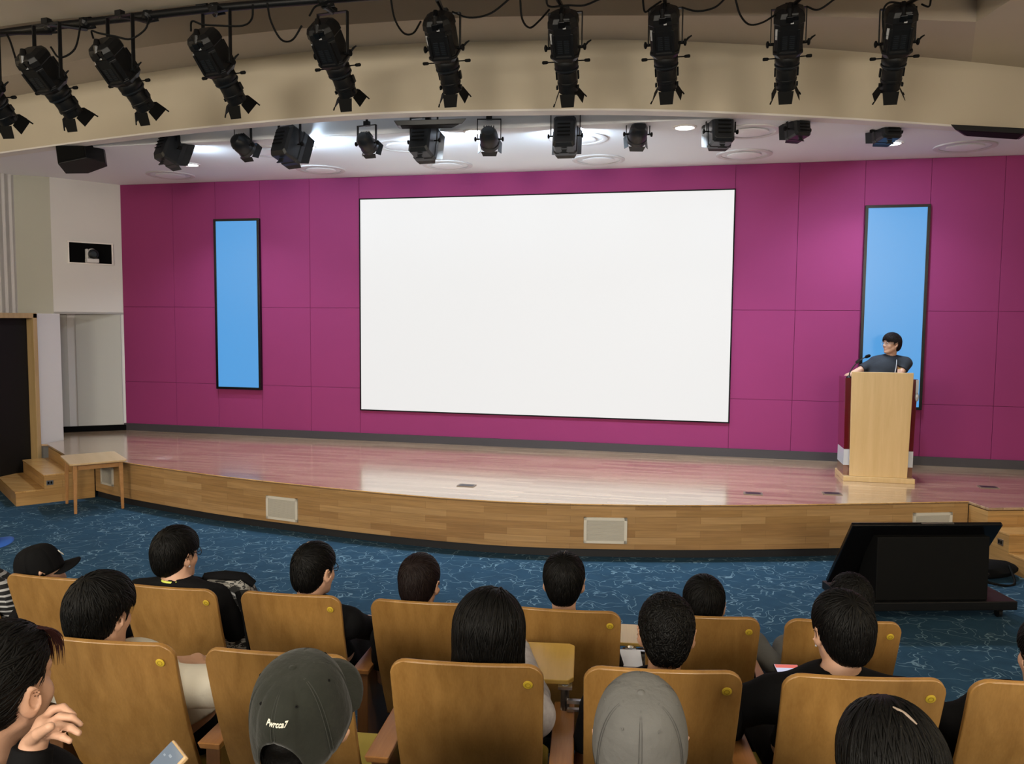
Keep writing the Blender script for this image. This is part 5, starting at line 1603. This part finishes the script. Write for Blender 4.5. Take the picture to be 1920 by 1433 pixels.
# second row
o, h, Rl, loc = seated(1, 0, 184, 1138, 2.74, -14, 'second row man with thick black hair in a cream short-sleeved shirt', ('short', .012, 'hair', dict(whorl=(-.01, -.06, .11))), top='cloth_white', seed=11, vox=.0065, pitch=-4, nbz=-.155, shw=.195, sl=.070,
                       arms={'R': (V(.40, .04, .74), V(.44, .26, .69), V(.1, 1, -.1), V(0, 0, 1)), 'L': (V(-.27, .16, .72), V(-.12, .34, .66), V(.4, .9, -.1), V(0, 0, 1))})
o, h, Rl, loc = seated(1, 2, 917, 1176, 2.66, 1, 'second row woman with a black chin-length bob', ('bob', .016, 'hair', dict(whorl=(.028, .02, .12), n=2200, length=(.07, .13), grav=.9)), top='cloth_lilac', seed=12, female=True, sleeve='long',
                       arms={'R': (V(.18, .07, .74), V(.11, .33, .81), V(-.3, .9, -.1), V(0, 0, 1))})
parting(o, h, Rl, 'bob', .016, [(.024, -.015, .13), (.03, .02, .13), (.036, .06, .11)], .0035, 'hair')
o, h, Rl, loc = seated(1, 3, 1250, 1176, 2.70, -4, 'second row man with short curly black hair and bare neck', ('curly', .003, 'hair', dict(wild=.55, length=(.02, .04), n=1800, width=.0036)), top='cloth_black', seed=13, skin='skin2', vox=.0065, shw=.2,
                       arms={'R': (V(.28, .06, .64), V(.12, .30, .56), V(-.1, 1, -.1), V(0, 0, 1))})
o, h, Rl, loc = seated(1, 4, 1583, 1172, 2.66, 8, 'second row man with black hair, stud earring and black shirt', ('short', .006, 'hair', dict(whorl=(.0, -.065, .105))), top='cloth_black', seed=14, vox=.0065, pitch=-2,
                       arms={'L': (V(-.37, .02, .72), in_chair(1, 4, 1494, 1304, 2.72), V(.2, .9, .1), V(0, 0, 1))}, shw=.215, nbz=-.150, sl=.066)
MB().ell(h + Rl @ V(-.084, .006, -.05), (.004, .004, .004)).build('earring', M['silver'], o, smooth=True)
E_MAN = (o, h, Rl, loc)
o, h, Rl, loc = seated(1, 5, 1975, 1222, 2.68, 10, 'second row man cut off by the right edge of the photo', ('curly', .002, 'hair'), top='cloth_black', seed=15, vox=.0065, sleeve='long', shw=.21, nbz=-.16,
                       arms={'L': (V(-.42, .05, .82), V(-.40, .25, .92), V(.1, .5, .8), V(0, -1, 0))})

# third row
def chin_hand(b, wr, loc):
    W = lambda x, y, d: loc(dep(x, y, d))
    k1 = W(80, 1354, 1.60); k2 = W(80, 1380, 1.575)
    b.caps(wr, (k1 + k2) / 2, .019, .018, .012); b.caps(k1, k2, .013, .013, .012)
    b.chain([k1, W(98, 1331, 1.615), W(118, 1327, 1.615), W(138, 1342, 1.60)], [.0092, .0085, .0078, .0062], .003)
    b.chain([W(86, 1362, 1.595), W(112, 1345, 1.59), W(134, 1347, 1.585), W(150, 1359, 1.58)], [.0092, .0084, .0076, .0060], .003)
    b.chain([W(88, 1370, 1.58), W(110, 1361, 1.565), W(132, 1365, 1.555), W(148, 1375, 1.55)], [.0090, .0082, .0074, .0060], .003)
    b.chain([W(84, 1380, 1.57), W(102, 1378, 1.55), W(118, 1383, 1.54), W(131, 1390, 1.535)], [.0084, .0075, .0068, .0056], .003)
    b.chain([W(56, 1390, 1.565), W(72, 1376, 1.54), W(94, 1363, 1.525)], [.0125, .0108, .0088], .004)


org, ang, _c = CH[2][0]
H, R = head_at(-12, 1274, 1.62, ang, -12, 2, 0)
wrist = rz(-ang) @ (dep(62, 1400, 1.575) - org); elb = rz(-ang) @ (dep(30, 1560, 1.55) - org)
o, h, Rl, loc = person('third row woman with tied-back dark hair resting a hand at her chin', org, ang, H, R, ('up', .004, 'hair', dict(whorl=(0, .07, .07), n=2000, length=(.06, .12), grav=.0)), top='cloth_black', sleeve='long', skin='skin', vox=.0036, female=True, seed=16, nbz=-.175, shw=.16,
                       arms={'R': (elb, wrist, 'custom', chin_hand)})
bg = MB(); rng = np.random.default_rng(5)
for k in range(60):
    x0 = -.02 + .085 * rng.random(); q = []; sp = .7 + .5 * rng.random()
    for j in range(8):
        f = j / 7; q.append(h + Rl @ V(x0 * (1 - .2 * f) + .008 * f, .052 + .056 * math.sin(min(1.57, f * 1.9)) * (1 - 5 * x0 * x0 / .02 * .12), .106 - .088 * sp * f ** 1.5))
    bg.tube(q, [.0008, .0014, .0016, .0015, .0013, .0010, .0007, .0002], 4)
bg.build('hair_fringe', M['hair_plum'], o, smooth=True)
cl = MB(); nb = LAST_NB
cl.tube([tuple(nb + V(.062 * math.cos(a), .004 + .058 * math.sin(a), .004 - .03 * max(0, math.sin(a)))) for a in np.linspace(0, 2 * PI, 30)], .006, 6); cl.build('inner_collar', M['cloth_lilac'], o, smooth=True)
o, h, Rl, loc = seated(2, 1, 563, 1332, 1.66, -4, 'third row person in a dark green cap with a white wordmark', ('cap', -.010, 'hair'), top='cloth_black', skin='skin', vox=.006, seed=17, pitch=9)
make_cap(o, h, Rl, M['cap_green'], tilt=9, opening=True, scale=1.07, seam_m=M['cap_seam'])
o, h, Rl, loc = seated(2, 2, 1200, 1374, 1.66, -3, 'third row person in a pale grey baseball cap', ('cap', -.010, 'hair'), top='cloth_grey', skin='skin', vox=.006, seed=18, pitch=9)
make_cap(o, h, Rl, M['cap_grey'], tilt=10, scale=1.05, seam_m=M['cap_seam_grey'])
o, h, Rl, loc = seated(2, 3, 1670, 1416, 1.66, 4, 'third row woman with long black hair and a pale parting', ('long', .006, 'hair', dict(whorl=(.0, .03, .12), n=2400, length=(.08, .15), grav=.9)), top='cloth_black', skin='skin', vox=.0065, female=True, seed=19, pitch=-8)
parting(o, h, Rl, 'long', .006, [(-.008, -.045, .12), (.006, -.06, .11), (.020, -.078, .10)], .0032, 'scalp')

# speaker
sx, sy = 1.98, 10.66
H, R = head_at(1674, 641, float((V(sx, sy + .02, 2.1) - EYE) @ FWD), 0, 66, 2, 0)
spk = V(sx, sy, S); fa = R_(178)
o, h, Rl, loc = person('speaker in a dark short-sleeved shirt standing behind the lectern, head turned towards the screen', spk, fa, H, rz(fa) @ rz(R_(-62)) @ rx(R_(2)), ('short', .008, 'hair_brown', dict(whorl=(0, -.06, .11))), top='cloth_navy', skin='skin', vox=.006, stand=True, seed=20, nbz=-.165, shw=.185, slf=.46,
                       arms={'L': (V(-.27, .0, 1.13), V(-.25, .22, 1.13), V(.2, .8, .05), V(0, 0, 1)), 'R': (V(.29, .02, 1.13), V(.32, .24, 1.12), V(-.2, .8, .05), V(0, 0, 1))})
glasses(o, h, Rl, M['silver'])
for s in (-1, 1):
    MB().tube([h + Rl @ V(s * .018, .091, .019), h + Rl @ V(s * .034, .09, .023), h + Rl @ V(s * .05, .08, .018)], [.002, .003, .0015], 6).build('eyebrow', M['hair'], o, smooth=True)
    MB().ell(h + Rl @ V(s * .032, .084, -.001), (.006, .005, .005), Rl).build('eye', M['hair'], o, smooth=True)
nb = LAST_NB
ly = MB()
for s in (-1, 1):
    pts = [nb + V(s * .055, -.04, .02), nb + V(s * .062, .02, .012), nb + V(s * .055, .085, -.04), nb + V(s * .045, .125, -.12), nb + V(s * .025, .135, -.22), nb + V(s * .008, .14, -.30)]
    ly.tube([tuple(p) for p in smooth_curve(pts, 5)], .005, 6)
ly.box(nb + V(0, .145, -.33), (.06, .004, .085)); ly.build('lanyard', M['silver'], o)
MB().box(nb + V(-.085, .118, -.13), (.03, .008, .006)).build('name_tag', M['sticker'], o)

# ------------------------------------------------------------------ small things held or lying about
def slab(name, label, cat, px, py, D, w_, h_, th, yaw, pitch, roll, scr, case, extra=None):
    o = dep(px, py, D); Rm_ = rz(R_(yaw)) @ rx(R_(pitch)) @ ry(R_(roll))
    t = thing(name, label, cat, mat=basis(Rm_[:, 0], Rm_[:, 1], Rm_[:, 2], o))
    MB().box((0, 0, 0), (w_, h_, th)).build('case', M[case], t, bevel=.003)
    MB().box((0, 0, th / 2 + .0004), (w_ - .006, h_ - .008, .0012)).build('display', M[scr], t, bevel=.0005)
    if extra: extra(t, w_, h_, th)
    return t


def ui(t, w_, h_, th):
    mb = MB(); z = th / 2 + .0014
    for x, y, a, b in ((.0, .058, .010, .004), (-.018, .052, .006, .003), (.008, .02, .03, .003), (.006, .01, .012, .006), (-.012, .0, .010, .010), (.014, -.01, .012, .016)): mb.box((x, y, z), (a, b, .0006))
    mb.build('screen_text', M['phone_ui'], t)


slab('smartphone', 'smartphone with a grey lit screen beside the dark green cap', 'phone', 274, 1474, 1.46, .074, .155, .010, -38, 38, 0, 'phone', 'phonecase', ui)


def redbar(t, w_, h_, th): MB().box((0, h_ / 2 - .016, th / 2 + .0012), (w_ - .008, .02, .001)).build('red_bar', M['phone_red'], t)


slab('smartphone', 'bright smartphone with a red bar held by the second row man in black', 'phone', 1484, 1272, 2.80, .085, .16, .009, 10, 8, 0, 'phone_glow', 'black', redbar)
o = onz(1178, 1234, TIER[0] + .699)
t = thing('sheet_of_paper', 'white sheet of paper on the writing board in the front row', 'paper', (o[0], o[1], TIER[0] + .6985), R_(8))
MB().box((0, 0, .0008), (.12, .19, .0016)).build('page', M['paper'], t)
# patterned backpack on the knees of the lanyard man
o = dep(424, 1094, 3.95)
t = thing('backpack', 'black and pale patterned backpack on the lap of the lanyard man', 'backpack', (o[0], o[1], .60), R_(15))
bm_ = MB(); rings = []
for k in range(10):
    f = k / 9; e = .8 + .2 * math.sin(f * PI); sq = 1 if f < .75 else math.sqrt(max(.06, 1 - ((f - .75) / .25) ** 2))
    rings.append([(.165 * e * (.55 + .45 * sq) * math.copysign(abs(math.cos(2 * PI * i / 24)) ** .6, math.cos(2 * PI * i / 24)), .11 * e * (.5 + .5 * sq) * math.copysign(abs(math.sin(2 * PI * i / 24)) ** .6, math.sin(2 * PI * i / 24)), .47 * f + .006 * math.sin(i * 2 + k)) for i in range(24)])
bm_.loft(rings); bm_.build('bag_body', M['camo'], t, smooth=True)
tp = MB(); tp.tube([(-.10, .0, .455), (-.09, -.01, .475), (0, -.015, .485), (.09, -.01, .475), (.13, .0, .44)], [.02, .026, .028, .026, .02], 8); tp.build('top_handle', M['cloth_black'], t, smooth=True)
zz = MB(); zz.tube([tuple(p) for p in smooth_curve([(-.15, -.09, .30), (-.10, -.105, .40), (0, -.09, .44), (.10, -.105, .40), (.15, -.09, .30)], 5)], .006, 6); zz.build('zip', M['silver'], t, smooth=True)
for s in (-1, 1):
    MB().tube([tuple(p) for p in smooth_curve([(s * .08, -.09, .43), (s * .13, -.15, .34), (s * .15, -.16, .2), (s * .14, -.1, .06)], 5)], .014, 6).build('strap', M['cloth_black'], t, smooth=True)
